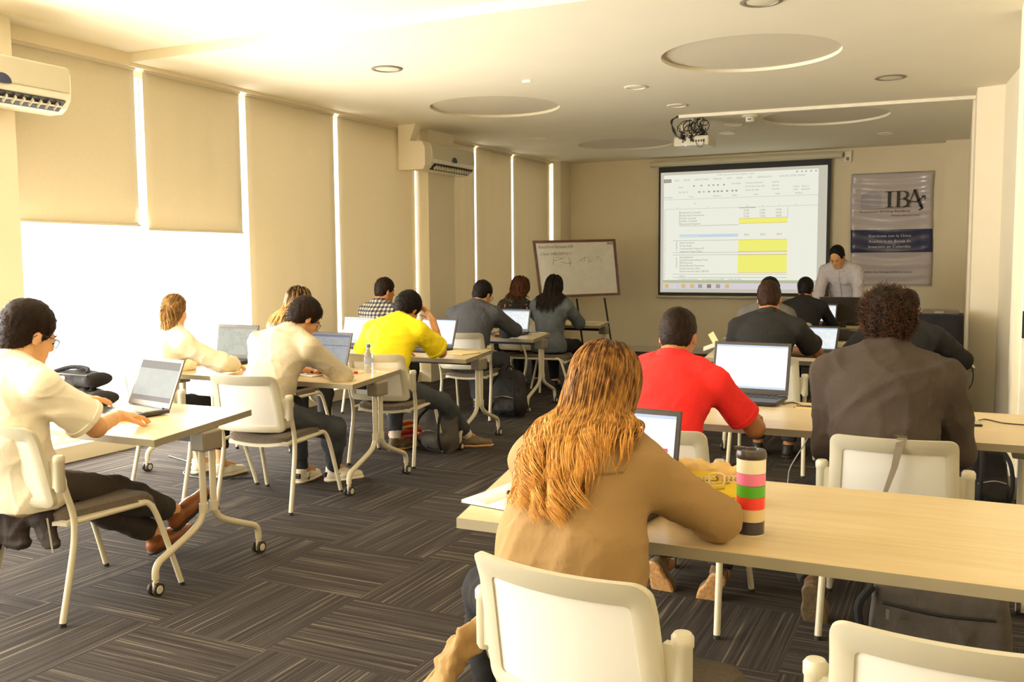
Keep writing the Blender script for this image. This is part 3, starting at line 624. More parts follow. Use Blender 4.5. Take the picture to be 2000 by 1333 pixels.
# ================================================================ furniture
def rrect(hw_top, hw_bot, z0, z1, r, n=7):
    """rounded trapezoid outline, list of (x, z), counter-clockwise from bottom right"""
    out = []
    for (cx, cz, a0) in ((hw_bot-r, z0+r, -pi/2), (hw_top-r, z1-r, 0), (-hw_top+r, z1-r, pi/2), (-hw_bot+r, z0+r, pi)):
        for k in range(n): a = a0+pi/2*k/(n-1); out.append((cx+r*math.cos(a), cz+r*math.sin(a)))
    return out
def densify(loop, per=4):
    out = []
    for i in range(len(loop)):
        a, b = loop[i], loop[(i+1) % len(loop)]
        L = math.hypot(a[0]-b[0], a[1]-b[1]); k = max(1, int(L/.04))
        out.append((a, b, k))
    return out
def make_chair():
    t = thing('conference_chair', 'x', 'chair', (0, 0, 0))
    # seat pad
    def pad(hw0, hw1, y0, y1, zt, th, sag, name, m_, bev):
        m = MB(); nx, ny = 12, 12; vs = []
        for s_ in (0, 1):
            for j in range(ny+1):
                for i in range(nx+1):
                    u, v = 2*i/nx-1, j/ny; hw = hw0+(hw1-hw0)*v
                    e = max(0, abs(u)-.80)/.20; e2 = max(0, abs(2*v-1)-.78)/.22
                    x = u*hw*(1-.06*e2*e2); y = y0+(y1-y0)*v
                    y += (-.02 if v > .5 else .02)*e*e
                    z = zt-sag*(1-u*u)*(1 if v < .8 else (1-v)/.2*1.0)-.012*e*e-.014*e2*e2-(.03*max(0, (v-.8)/.2)**2)
                    if s_ == 0: z -= th
                    vs.append((x, y, z))
        N = (nx+1)*(ny+1); g = lambda s_, i, j: s_*N+j*(nx+1)+i; fs = []
        for j in range(ny):
            for i in range(nx): fs += [(g(1, i, j), g(1, i+1, j), g(1, i+1, j+1), g(1, i, j+1)), (g(0, i, j), g(0, i, j+1), g(0, i+1, j+1), g(0, i+1, j))]
        for i in range(nx): fs += [(g(0, i, 0), g(0, i+1, 0), g(1, i+1, 0), g(1, i, 0)), (g(0, i+1, ny), g(0, i, ny), g(1, i, ny), g(1, i+1, ny))]
        for j in range(ny): fs += [(g(0, 0, j+1), g(0, 0, j), g(1, 0, j), g(1, 0, j+1)), (g(0, nx, j), g(0, nx, j+1), g(1, nx, j+1), g(1, nx, j))]
        m.add(vs, fs); return m.build(name, m_, t, smooth=True)
    pad(.205, .225, -.22, .235, .462, .034, .018, 'seat', 'seat_fabric', 0)
    pad(.215, .235, -.228, .238, .432, .016, .022, 'seat_shell', 'frame_plastic', 0)
    for sx in (-1, 1):
        m = MB(); m.tube(arc([(sx*.252, -.262, .62), (sx*.250, -.235, .54), (sx*.245, -.205, .44), (sx*.243, -.205, .34), (sx*.247, -.235, .20), (sx*.252, -.28, .012)], 5), .0135, n=12); lg = m.build('leg', 'tube_paint', t, smooth=True)
        m = MB(); m.tube([(sx*.252, -.279, .016), (sx*.252, -.281, .0)], .0145, n=12); m.build('foot_cap', 'rubber', lg)
        m = MB(); m.tube(arc([(sx*.225, .12, .418), (sx*.238, .165, .408), (sx*.25, .20, .34), (sx*.262, .26, .15), (sx*.27, .30, .012)], 5), .0130, n=12); lg = m.build('leg', 'tube_paint', t, smooth=True)
        m = MB(); m.tube([(sx*.27, .30, .016), (sx*.27, .3005, .0)], .0140, n=12); m.build('foot_cap', 'rubber', lg)
        m = MB(); m.tube([(sx*.240, -.20, .412), (sx*.232, .14, .412)], .011, n=10); m.build('side_rail', 'tube_paint', t, smooth=True)
        m = MB(); m.lathe([(.016, .555), (.0215, .565), (.0215, .672), (.024, .676), (.024, .696), (.018, .704), (.002, .705)], (sx*.252, -.262, 0), n=20)
        m.box((sx*.236, -.270, .625), (.04, .022, .11)); m.build('arm_socket', 'frame_plastic', t, smooth=True)
    def ysurf(x, z): return -.268-.055*(1-(x/.235)**2)*.9-.10*(z-.52)/.3*.6-(.02*max(0, (z-.74)/.08)**2)
    N = 7*4
    out = rrect(.218, .226, .485, .825, .035); inn = rrect(.174, .184, .525, .768, .014)
    def ring(lo, li, d0, d1, name, m_):
        # subdivide loops evenly
        O, I = [], []
        for i in range(len(lo)):
            a, b = lo[i], lo[(i+1) % len(lo)]; c, d = li[i], li[(i+1) % len(li)]; k = max(1, int(math.hypot(a[0]-b[0], a[1]-b[1])/.035))
            for q_ in range(k): f = q_/k; O.append((a[0]+(b[0]-a[0])*f, a[1]+(b[1]-a[1])*f)); I.append((c[0]+(d[0]-c[0])*f, c[1]+(d[1]-c[1])*f))
        n = len(O); m = MB(); vs = []
        for lp, dd in ((O, -.006), (O, .013), ([(o_[0]*.55+i_[0]*.45, o_[1]*.55+i_[1]*.45) for o_, i_ in zip(O, I)], .014), (I, .006), (I, -.004), ([(o_[0]*.55+i_[0]*.45, o_[1]*.55+i_[1]*.45) for o_, i_ in zip(O, I)], -.012)):
            vs += [(x, ysurf(x, z)+dd, z) for x, z in lp]
        fs = [(r_*n+i, r_*n+(i+1) % n, ((r_+1) % 6)*n+(i+1) % n, ((r_+1) % 6)*n+i) for r_ in range(6) for i in range(n)]
        m.add(vs, fs); return m.build(name, m_, t, smooth=True)
    ring(out, inn, 0, 0, 'back_frame', 'frame_plastic')
    m = MB(); nx, nz = 14, 8; vs = []
    for s_ in (0, 1):
        for j in range(nz+1):
            for i in range(nx+1):
                u, v = 2*i/nx-1, j/nz; x = u*(.186-.011*v); z = .523+(.770-.523)*v; vs.append((x, ysurf(x, z)+(.005 if s_ else .001), z))
    g = lambda s_, i, j: s_*(nx+1)*(nz+1)+j*(nx+1)+i; fs = []
    for j in range(nz):
        for i in range(nx): fs += [(g(0, i, j), g(0, i+1, j), g(0, i+1, j+1), g(0, i, j+1)), (g(1, i, j), g(1, i, j+1), g(1, i+1, j+1), g(1, i+1, j))]
    m.add(vs, fs); m.build('back_panel', 'panel_mesh', t, smooth=True)
    return t
CHAIR = make_chair(); used = [0]
def chair(x, y, deg, label):
    o = CHAIR if not used[0] else copy_tree(CHAIR); used[0] = 1
    o.location = (x, y, 0); o.rotation_euler = (0, 0, R(deg)); tag(o, label, 'chair', 'white-framed conference chairs'); return o
chair(-.70, 2.13, -9, 'white conference chair in the foreground under the long-haired person in khaki')
chair(.03, 2.07, -1, 'empty white chair back cut off by the bottom right corner')
chair(-.205, 3.95, 1, 'white chair behind the curly-haired person, grey strap hanging over it')
chair(-1.06, 3.79, 0, 'white chair of the person in the red polo shirt')
chair(-1.17, 6.67, 2, 'white chair of the short-sleeved black shirt person, right side tables')
chair(-.36, 6.72, 0, 'chair under the person in black sitting beside the right wall pillar')
chair(-1.55, 10.15, 0, 'small distant white chair behind the black backpack on the right tables')
chair(-3.47, 2.83, -5, 'white chair of the person in the cream polo, left edge')
chair(-3.765, 4.50, 8, 'white chair of the person in the grey sweater, aisle side')
chair(-4.47, 4.50, -6, 'white chair of the ponytailed person by the bright window')
chair(-3.76, 5.83, 10, 'white chair of the person in the yellow t-shirt')
chair(-4.90, 5.95, 4, 'chair of the fair-haired person hidden behind the grey sweater')
chair(-4.12, 7.76, 8, 'white chair of the person in the dark blue sweater')
chair(-5.15, 7.70, 4, 'chair of the person in the plaid shirt by the blinds')
chair(-4.42, 9.60, 6, 'light chair of the person in the floral top, far left tables')
chair(-4.05, 9.42, -80, 'chair hidden under the denim jacket, farthest left table')
TH = .72
def make_table(x0, x1, y0, depth, sk0, sk1, label, legx=None, loc=True, has_port=None):
    """top is a quadrilateral: left end x0 (front) skewed by sk0 to the back, right end x1 by sk1"""
    cx, cy = (x0+x1)/2, y0+depth/2
    t = thing('training_table', label, 'table', (cx, cy, 0), 0, 'wood-topped training tables on castors')
    c = [(x0-cx, -depth/2), (x1-cx, -depth/2), (x1+sk1-cx, depth/2), (x0+sk0-cx, depth/2)]
    def shrink(f): mx_, my_ = sum(p[0] for p in c)/4, sum(p[1] for p in c)/4; return [(p[0]-math.copysign(f, p[0]-mx_), p[1]-math.copysign(f, p[1]-my_)) for p in c]
    ci = shrink(.003)
    m = MB()
    if has_port:
        pass
    m.prism(ci, TH-.028, TH); m.build('tabletop', 'table_laminate', t)
    m = MB(); n = 4; vs = [(p[0], p[1], z) for p in c for z in (TH-.031, TH-.001)]+[(p[0], p[1], z) for p in ci for z in (TH-.031, TH-.001)]
    fs = []
    for i in range(4):
        j = (i+1) % 4; fs += [(2*i, 2*j, 2*j+1, 2*i+1), (2*i+1, 2*j+1, 8+2*j+1, 8+2*i+1), (2*i, 8+2*i, 8+2*j, 2*j)]
    fs += [(8, 10, 12, 14)]
    m.add(vs, fs); m.build('edge_band', 'edge_grey', t)
    lx = legx or [x0+sk0/2+.04, x1+sk1/2-.01]; xs = [v-cx for v in lx]
    m = MB(); m.b2(xs[0], xs[1], -.02, .03, TH-.09, TH-.032); m.build('crossbeam', 'black_metal', t)
    for x in xs:
        m = MB(); m.b2(x-.045, x+.045, -.062, .062, TH-.125, TH-.032); m.build('leg_bracket', 'bracket_grey', t, bevel=.01, seg=3)
        for s in (-1, 1):
            m = MB(); m.tube(arc([(x, s*.033, TH-.12), (x, s*.033, .45), (x, s*.033, .34), (x, s*.045, .285), (x, s*.10, .235), (x, s*.27, .165), (x, s*.315, .145), (x, s*.335, .115), (x, s*.338, .075)], 4), .0165, n=12); m.build('leg', 'tube_paint', t, smooth=True)
            m = MB(); m.tube([(x, s*.033, .30), (x, s*.033, .345)], .021, n=14); m.build('joint_collar', 'tube_paint', t, smooth=True)
            m = MB(); m.tube([(x, s*.338, .08), (x, s*.338, .045)], .011, n=10); m.box((x, s*.338, .04), (.012, .03, .05)); cs = m.build('caster', 'tube_paint', t)
            for q_ in (-1, 1):
                m = MB(); m.lathe([(.020, q_*.008), (.029, q_*.010), (.031, q_*.016), (.029, q_*.023), (.019, q_*.024)], (x, s*.338, .031), axis='x', n=22); m.build('wheel', 'wheel_rubber', cs, smooth=True)
                m = MB(); m.lathe([(.019, q_*.0235), (.017, q_*.0262), (.004, q_*.0265)], (x, s*.338, .031), axis='x', n=18); m.build('wheel_cap', 'frame_plastic', cs, smooth=True)
    return t
make_table(-4.87, -3.07, 2.88, .82, -.1, -.185, 'training table at the left edge where the cream polo person types')
make_table(-5.15, -3.335, 4.70, .82, -.1, -.17, 'training table with the water bottle, second from the left front')
make_table(-5.2, -3.385, 6.25, .80, -.1, -.17, 'training table in front of the yellow t-shirt, open notebook near its corner')
make_table(-5.45, -3.65, 8.10, .80, -.1, -.17, 'training table in front of the dark blue sweater')
make_table(-5.5, -3.70, 10.06, .80, -.1, -.17, 'farthest left training table, in front of the denim jacket')
R1T = make_table(-1.31, .62, 2.35, .83, -.18, -.1, 'large training table in the foreground holding the striped tumbler', legx=[-1.0, .46])
R2T = make_table(-1.42, .40, 4.19, .84, -.1, -.1, 'training table before the red polo and curly-haired persons, with cable slot', legx=[-1.2, .275])
make_table(-1.75, .118, 7.07, .80, -.1, -.04, 'training table in front of the two persons in black, next to the pillar', legx=[-1.6, .02])
make_table(-1.93, -.35, 8.62, .80, -.15, -.1, 'pale training table whose left corner shows beyond the black shirt')
make_table(-2.2, -.55, 10.6, .75, -.1, -.1, 'front training table where the instructor leans')
make_table(-4.9, -3.16, .93, .78, -.1, -.17, 'training table mostly outside the frame, only its castor shows bottom left', legx=[-4.7, -3.165])
# cable slots in tabletops
m = MB(); m.b2(-.205, .0, -.03, .03, 0, .006); 
def port(x, y, label):
    t = thing('cable_port', label, 'cable port', (x, y, TH)); m = MB(); m.b2(-.075, .075, -.035, .035, .0, .0035); m.build('recess', 'kraft_ink', t)
    m = MB(); m.b2(-.08, .08, .031, .037, 0, .005); m.b2(-.08, .08, -.037, -.033, 0, .005); m.b2(-.08, -.074, -.037, .037, 0, .005); m.b2(.074, .08, -.037, .037, 0, .005); m.build('rim', 'kraft_paper', t)
port(-.655, 4.865, 'brown cable slot in the tabletop right of the red polo laptop')
# ---------------------------------------------------------------- laptops
def laptop(x, y, deg, W, D, lid_deg, scr, label, lid='dark_lid', keys='key_caps', z=TH, H=None, mark=None):
    """y faces away from the user; hinge at back; origin at base centre"""
    t = thing('laptop', label, 'laptop', (x, y, z), R(deg), 'open laptops on the tables'); H = H or D
    m = MB(); m.b2(-W/2, W/2, -D/2, D/2, .006, .024); m.build('base', 'black_plastic' if lid == 'dark_lid' else 'dark_lid', t, bevel=.004)
    m = MB()
    for j in range(5):
        for i in range(13):
            m.b2(-W*.44+i*W*.88/13+.0015, -W*.44+(i+1)*W*.88/13-.0015, D*(.02+.076*j)+.001, D*(.02+.076*(j+1))-.002, .0235, .0262)
    m.build('keyboard', keys, t)
    m = MB(); m.b2(-.05, .05, -D*.42, -D*.14, .0237, .0248); m.build('touchpad', 'dark_lid', t)
    a = R(lid_deg); rot = Matrix.Rotation(-a, 3, 'X'); hy = D/2-.006
    def L(p): p = Vector((p[0], p[1], p[2])); q_ = Vector((p.x, math.sin(a)*p.z+p.y*math.cos(a), math.cos(a)*p.z-p.y*math.sin(a))); return q_+Vector((0, hy, .022))
    m = MB(); m.b2(-W/2, W/2, 0, .008, .004, H); m.xf(L); ld = m.build('screen_lid', lid, t, bevel=.003)
    m = MB(); bz_ = .016; m.b2(-W/2+bz_, W/2-bz_, -.0012, .0002, .032, H-.018); 
    me = m.build('display', scr, t)
    # keep generated coordinates upright: build flat then rotate object
    me.rotation_euler = (-a, 0, 0); me.location = (0, hy, .022)
    m = MB(); m.b2(-W*.36, W*.36, -.004, .012, -.004, .008); m.xf(L); m.build('hinge', 'black_plastic', t)
    m = MB(); m.b2(-.003, .003, -.0012, .0, H-.012, H-.007); m.xf(L); m.build('webcam', 'black_plastic', ld)
    if mark:
        m = MB(); m.b2(W*.30, W*.41, -.0020, -.0012, H*.52, H*.56); b_ = m.build('pink_button', 'shirt_red_mark', t); b_.rotation_euler = (-a, 0, 0); b_.location = (0, hy, .022)
    return t
mat('shirt_red_mark', rgb(225, 60, 90), .6)
laptop(-3.74, 3.33, -12, .38, .26, 22, 'screen_page', 'grey laptop on the left front table under the hands of the cream polo person', lid='grey_lid', keys='silver_keys')
laptop(-4.96, 5.36, 0, .40, .26, 8, 'screen_sheet', 'laptop with a spreadsheet in front of the ponytailed person')
laptop(-3.98, 5.16, -4, .37, .25, 18, 'screen_dual', 'laptop with a two-page greyish screen in front of the grey sweater')
laptop(-4.86, 6.80, -6, .35, .24, 10, 'screen_white', 'laptop with a white screen between the grey sweater and the plaid shirt')
laptop(-4.02, 6.72, -6, .38, .26, 18, 'screen_white', 'laptop in front of the person in yellow')
laptop(-4.90, 8.70, -10, .34, .23, 18, 'screen_blue', 'small laptop partly hidden behind the raised arm of the person in yellow')
laptop(-4.13, 8.52, -8, .36, .24, 12, 'screen_blue', 'laptop with a pale screen in front of the dark blue sweater')
laptop(-5.13, 10.62, 4, .34, .23, 16, 'screen_white', 'tiny distant laptop left of the floral top')
laptop(-1.02, 4.94, -4, .42, .27, 14, 'screen_white', 'laptop with a big white screen before the red polo shirt', H=.285)
laptop(-.965, 2.62, -5, .39, .26, 12, 'screen_white', 'laptop with a white screen in front of the khaki coat', mark=True, H=.27)
laptop(-1.02, 7.45, -6, .34, .23, 30, 'screen_blue', 'laptop half hidden behind the elbow of the short-sleeved black shirt')
laptop(-1.40, 10.78, -8, .34, .23, 12, 'screen_blue', 'distant laptop with a bluish screen right of the small black-clad person')
laptop(-1.20, 11.2, 180, .44, .28, 8, 'screen_page', 'dark laptop turned away, between the instructor and the class', H=.30)
# ================================================================ people : smooth surfaces grown over a posed skeleton
def nv(v): v = np.asarray(v, float); return v/max(1e-9, np.linalg.norm(v))
class Field:
    """smooth union of tapered, flattened limbs and ellipsoids; meshed with surface nets"""
    def __init__(s): s.p = []; s.sub = []; s.cut = []
    def cone(s, a, b, ra, rb, u=None, su=1.0, k=.02, flat=0):
        s.p.append(('c', np.array(a, float), np.array(b, float), ra, rb, None if u is None else nv(u), su, k, flat)); return s
    def ell(s, c, r, F=None, k=.02, sub=False):
        (s.sub if sub else s.p).append(('e', np.array(c, float), np.array(r, float), np.eye(3) if F is None else np.array(F, float), k)); return s
    def plane(s, c, n, c0=None, r=1e9):   # removes the half space in front of the plane (within r of c0)
        s.cut.append((np.array(c, float), nv(n), None if c0 is None else np.array(c0, float), r)); return s
    @staticmethod
    def dist(q, P):
        if q[0] == 'e':
            l = (P-q[1]) @ q[3].T; r = q[2]; k0 = np.sqrt(((l/r)**2).sum(-1))+1e-9; k1 = np.sqrt(((l/(r*r))**2).sum(-1))+1e-9
            return k0*(k0-1)/k1
        _, a, b, ra, rb, u, su, k, flat = q
        ab = b-a; L2 = float(ab@ab)+1e-12; t = ((P-a)@ab)/L2; tc = np.clip(t, 0, 1)
        w = P-a-tc[..., None]*ab
        if u is not None:
            c = w@u; w = w-(c*(1-1/su))[..., None]*u
        d = np.sqrt((w*w).sum(-1))-(ra+(rb-ra)*tc)
        if flat: L = math.sqrt(L2); d = np.maximum(d, (t-1)*L)
        if flat == 2: d = np.maximum(d, -t*L)
        return d
    @staticmethod
    def bb(q):
        if q[0] == 'e': r = float(q[2].max()); return q[1]-r, q[1]+r
        _, a, b, ra, rb, u, su, k, flat = q; r = max(ra, rb)*max(1, su); return np.minimum(a, b)-r, np.maximum(a, b)+r
    @staticmethod
    def smin(a, b, k): h = np.clip(.5+.5*(b-a)/k, 0, 1); return b+(a-b)*h-k*h*(1-h)
    def eval(s, P):
        D = np.full(P.shape[:-1], .3)
        for q in s.p: D = s.smin(D, s.dist(q, P), q[-1] if q[0] == 'e' else q[7])
        for q in s.sub: D = -s.smin(-D, s.dist(q, P), q[-1])
        for c, n, c0, r in s.cut:
            pl = (P-c)@n
            if c0 is not None: pl = np.where(((P-c0)**2).sum(-1) < r*r, pl, -1)
            D = np.maximum(D, pl)
        return D
    def mesh(s, h):
        lo = np.min([s.bb(q)[0] for q in s.p], 0)-3*h-.02; hi = np.max([s.bb(q)[1] for q in s.p], 0)+3*h+.02
        n = np.ceil((hi-lo)/h).astype(int)+1; D = np.full(n, .06, np.float32)
        ax = [lo[i]+h*np.arange(n[i]) for i in range(3)]
        def region(q, pad):
            a, b = s.bb(q); i0 = np.maximum(0, np.floor((a-pad-lo)/h).astype(int)); i1 = np.minimum(n, np.ceil((b+pad-lo)/h).astype(int)+1); return tuple(slice(i0[i], i1[i]) for i in range(3))
        def pts(sl): return np.stack(np.meshgrid(ax[0][sl[0]], ax[1][sl[1]], ax[2][sl[2]], indexing='ij'), -1)
        for q in s.p:
            k = q[-1] if q[0] == 'e' else q[7]; sl = region(q, .03+k); D[sl] = s.smin(D[sl], s.dist(q, pts(sl)), k)
        for q in s.sub:
            sl = region(q, .01+q[-1]); D[sl] = -s.smin(-D[sl], s.dist(q, pts(sl)), q[-1])
        if s.cut:
            P = pts((slice(None),)*3)
            for c, nn_, c0, r in s.cut:
                pl = (P-c)@nn_
                if c0 is not None: pl = np.where(((P-c0)**2).sum(-1) < r*r, pl, -1)
                D = np.maximum(D, pl)
        return surface_net(D, lo, h)
def surface_net(D, lo, h):
    ins = D < 0; nx, ny, nz = D.shape
    c = np.zeros((nx-1, ny-1, nz-1), np.int8)
    for dx in (0, 1):
        for dy in (0, 1):
            for dz in (0, 1): c += ins[dx:nx-1+dx, dy:ny-1+dy, dz:nz-1+dz]
    I, J, K = np.nonzero((c > 0) & (c < 8))
    if len(I) == 0: return np.zeros((0, 3)), np.zeros((0, 4), int)
    idx = np.full(c.shape, -1, np.int64); idx[I, J, K] = np.arange(len(I))
    acc = np.zeros((len(I), 3)); cnt = np.zeros(len(I))
    cor = [(a, b, d) for a in (0, 1) for b in (0, 1) for d in (0, 1)]
    for a in cor:
        for b in cor:
            if sum(abs(a[i]-b[i]) for i in range(3)) != 1 or a > b: continue
            da = D[I+a[0], J+a[1], K+a[2]].astype(float); db = D[I+b[0], J+b[1], K+b[2]].astype(float)
            m = (da < 0) != (db < 0); t = np.where(m, da/np.where(m, da-db, 1), 0)
            p = np.array(a)+(np.array(b)-np.array(a))*t[:, None]; acc[m] += p[m]; cnt[m] += 1
    V = lo+h*(np.stack([I, J, K], 1)+acc/cnt[:, None]); F = []
    for axis in range(3):
        sl0 = [slice(None)]*3; sl1 = [slice(None)]*3; sl0[axis] = slice(0, -1); sl1[axis] = slice(1, None)
        A, B = ins[tuple(sl0)], ins[tuple(sl1)]; e = np.argwhere(A != B)
        o1, o2 = [i for i in range(3) if i != axis]
        ok = (e[:, o1] > 0) & (e[:, o2] > 0) & (e[:, o1] < D.shape[o1]-1) & (e[:, o2] < D.shape[o2]-1); e = e[ok]
        def g(d1, d2): q = e.copy(); q[:, o1] -= d1; q[:, o2] -= d2; return idx[q[:, 0], q[:, 1], q[:, 2]]
        quad = np.stack([g(1, 1), g(0, 1), g(0, 0), g(1, 0)], 1); fl = A[e[:, 0], e[:, 1], e[:, 2]]
        if axis == 1: fl = ~fl
        quad[~fl] = quad[~fl][:, ::-1]; F.append(quad[(quad >= 0).all(1)])
    return V, np.concatenate(F)
def vnormals(V, F):
    n = np.cross(V[F[:, 2]]-V[F[:, 0]], V[F[:, 3]]-V[F[:, 1]]); N = np.zeros_like(V)
    for k in range(4): np.add.at(N, F[:, k], n)
    return N/(np.linalg.norm(N, axis=1)[:, None]+1e-12)
def folds(V, amp, sc, seed, ridge=.5):
    r = np.random.default_rng(seed); out = np.zeros(len(V))
    for o in range(3):
        for _ in range(3):
            d = nv(r.normal(size=3)); w1 = nv(r.normal(size=3)); w2 = nv(r.normal(size=3)); f = sc*(1.7**o); ph, p2, p3 = r.uniform(0, 6.28, 3)
            x = f*(V@d)+1.9*np.sin(f*.42*(V@w1)+ph)+1.1*np.sin(f*.9*(V@w2)+p2)+ph; sn = np.sin(x); rg = (1-np.abs(sn))**2*2-.67
            mask = .5+.5*np.sin(f*.33*(V@w2)+p3); out += ((1-ridge)*sn*.7+ridge*rg)*mask/(1.6**o)
    return out*amp*.62
def quad_obj(name, V, F, material, parent, shade=None):
    me = bpy.data.meshes.new(name); me.vertices.add(len(V)); me.vertices.foreach_set('co', np.ascontiguousarray(V, dtype=np.float32).ravel())
    F = np.asarray(F); nf, k = F.shape; me.loops.add(nf*k); me.loops.foreach_set('vertex_index', F.astype(np.int32).ravel())
    me.polygons.add(nf); me.polygons.foreach_set('loop_start', np.arange(0, nf*k, k, dtype=np.int32)); me.polygons.foreach_set('loop_total', np.full(nf, k, np.int32))
    me.polygons.foreach_set('use_smooth', np.ones(nf, bool)); me.update(calc_edges=True); me.validate()
    for q in ([material] if isinstance(material, str) else material): me.materials.append(MATS[q])
    if shade is not None:
        a = me.attributes.new('shade', 'FLOAT', 'POINT'); a.data.foreach_set('value', shade.astype(np.float32))
    o = bpy.data.objects.new(name, me); COL.objects.link(o); o.parent = parent; return o
def fobj(name, field, h, material, parent, amp=0, sc=20, seed=1, ridge=.5):
    V, F = field.mesh(h)
    if amp: V = V+vnormals(V, F)*np.maximum(folds(V, amp, sc, seed, ridge), -amp*.45)[:, None]
    return quad_obj(name, V, F, material, parent)
def tubes(paths, rad, n=5):
    """paths (N,m,3), rad (N,m) -> V,F"""
    N, m, _ = paths.shape; T = np.gradient(paths, axis=1); T /= np.linalg.norm(T, axis=2)[..., None]+1e-9
    ref = np.where(np.abs(T[..., 2:3]) < .9, np.array([0, 0, 1.]), np.array([1., 0, 0])); A = np.cross(T, ref); A /= np.linalg.norm(A, axis=2)[..., None]+1e-9; B = np.cross(T, A)
    a = 2*np.pi*np.arange(n)/n; V = paths[:, :, None]+rad[:, :, None, None]*(A[:, :, None]*np.cos(a)[:, None]+B[:, :, None]*np.sin(a)[:, None])
    base = (np.arange(N)*m*n)[:, None, None]+(np.arange(m-1)*n)[None, :, None]; k = np.arange(n)[None, None]; k1 = (k+1) % n
    F = np.stack([base+k, base+k1, base+n+k1, base+n+k], -1).reshape(-1, 4); return V.reshape(-1, 3), F
def ik(a, t, l1, l2, pole):
    a, t = np.array(a, float), np.array(t, float); d = t-a; L = np.linalg.norm(d); L = min(L, (l1+l2)*.995); L = max(L, abs(l1-l2)+.02); u = nv(d)
    t = a+u*L; x = (l1*l1-l2*l2+L*L)/(2*L); hgt = math.sqrt(max(0, l1*l1-x*x)); p = np.array(pole, float); p = nv(p-u*(p@u)); return a+u*x+p*hgt, t
def rotm(pitch, yaw, roll): # pitch>0 looks down, yaw>0 turns left, roll>0 tilts to the right shoulder
    return np.array(Matrix.Rotation(yaw, 3, 'Z') @ Matrix.Rotation(-pitch, 3, 'X') @ Matrix.Rotation(roll, 3, 'Y'))
def hand_field(f, wr, d, nrm, side, curl=.5, sc=1.0, arm=None):
    """wr wrist, d pointing direction, nrm back-of-hand normal, side = +1 thumb on the left of d seen from the back (right hand)"""
    d = nv(d); nrm = nv(nrm-d*(nrm@d)); lat = np.cross(nrm, d)  # lat to the left seen from the back
    th = lat*side
    palm = wr+d*.085*sc
    if arm is not None: f.cone(arm, wr, .033*sc, .026*sc, th, 1.15, .01)
    f.cone(wr, wr+d*.03*sc, .0235*sc, .019*sc, th, 1.35, .012); f.cone(wr+d*.02*sc, palm-d*.012*sc, .0165*sc, .0135*sc, th, 2.3, .012)
    for i, (o, L, r) in enumerate(((.030, .070, .0088), (.010, .079, .0090), (-.010, .073, .0086), (-.029, .058, .0077))):
        b = wr+d*(.082-.004*abs(i-1.2))*sc+th*o*sc; spread = nv(d+th*(.10*(1.4-i)))
        c = curl*(1+.12*((i*37) % 5-2)); p = b
        for j, (fr, cc) in enumerate(((.45, .7), (.30, 1.5), (.25, 2.1))):
            ang = c*cc; dd = nv(spread*math.cos(ang)-nrm*math.sin(ang)); q_ = p+dd*L*fr*sc; f.cone(p, q_, r*(1-.1*j)*sc, r*(1-.1*(j+1))*sc, k=.0045); p = q_
    b = wr+d*.022*sc+th*.022*sc-nrm*.004*sc; d1 = nv(d*.62+th*.75-nrm*.25); p1 = b+d1*.042*sc; d2 = nv(d*.9+th*.35-nrm*.3); p2 = p1+d2*.032*sc; p3 = p2+nv(d2-nrm*.3+d*.2)*.025*sc
    f.cone(b, p1, .0135*sc, .0105*sc, k=.010); f.cone(p1, p2, .0105*sc, .0095*sc, k=.005); f.cone(p2, p3, .0095*sc, .0075*sc, k=.004)
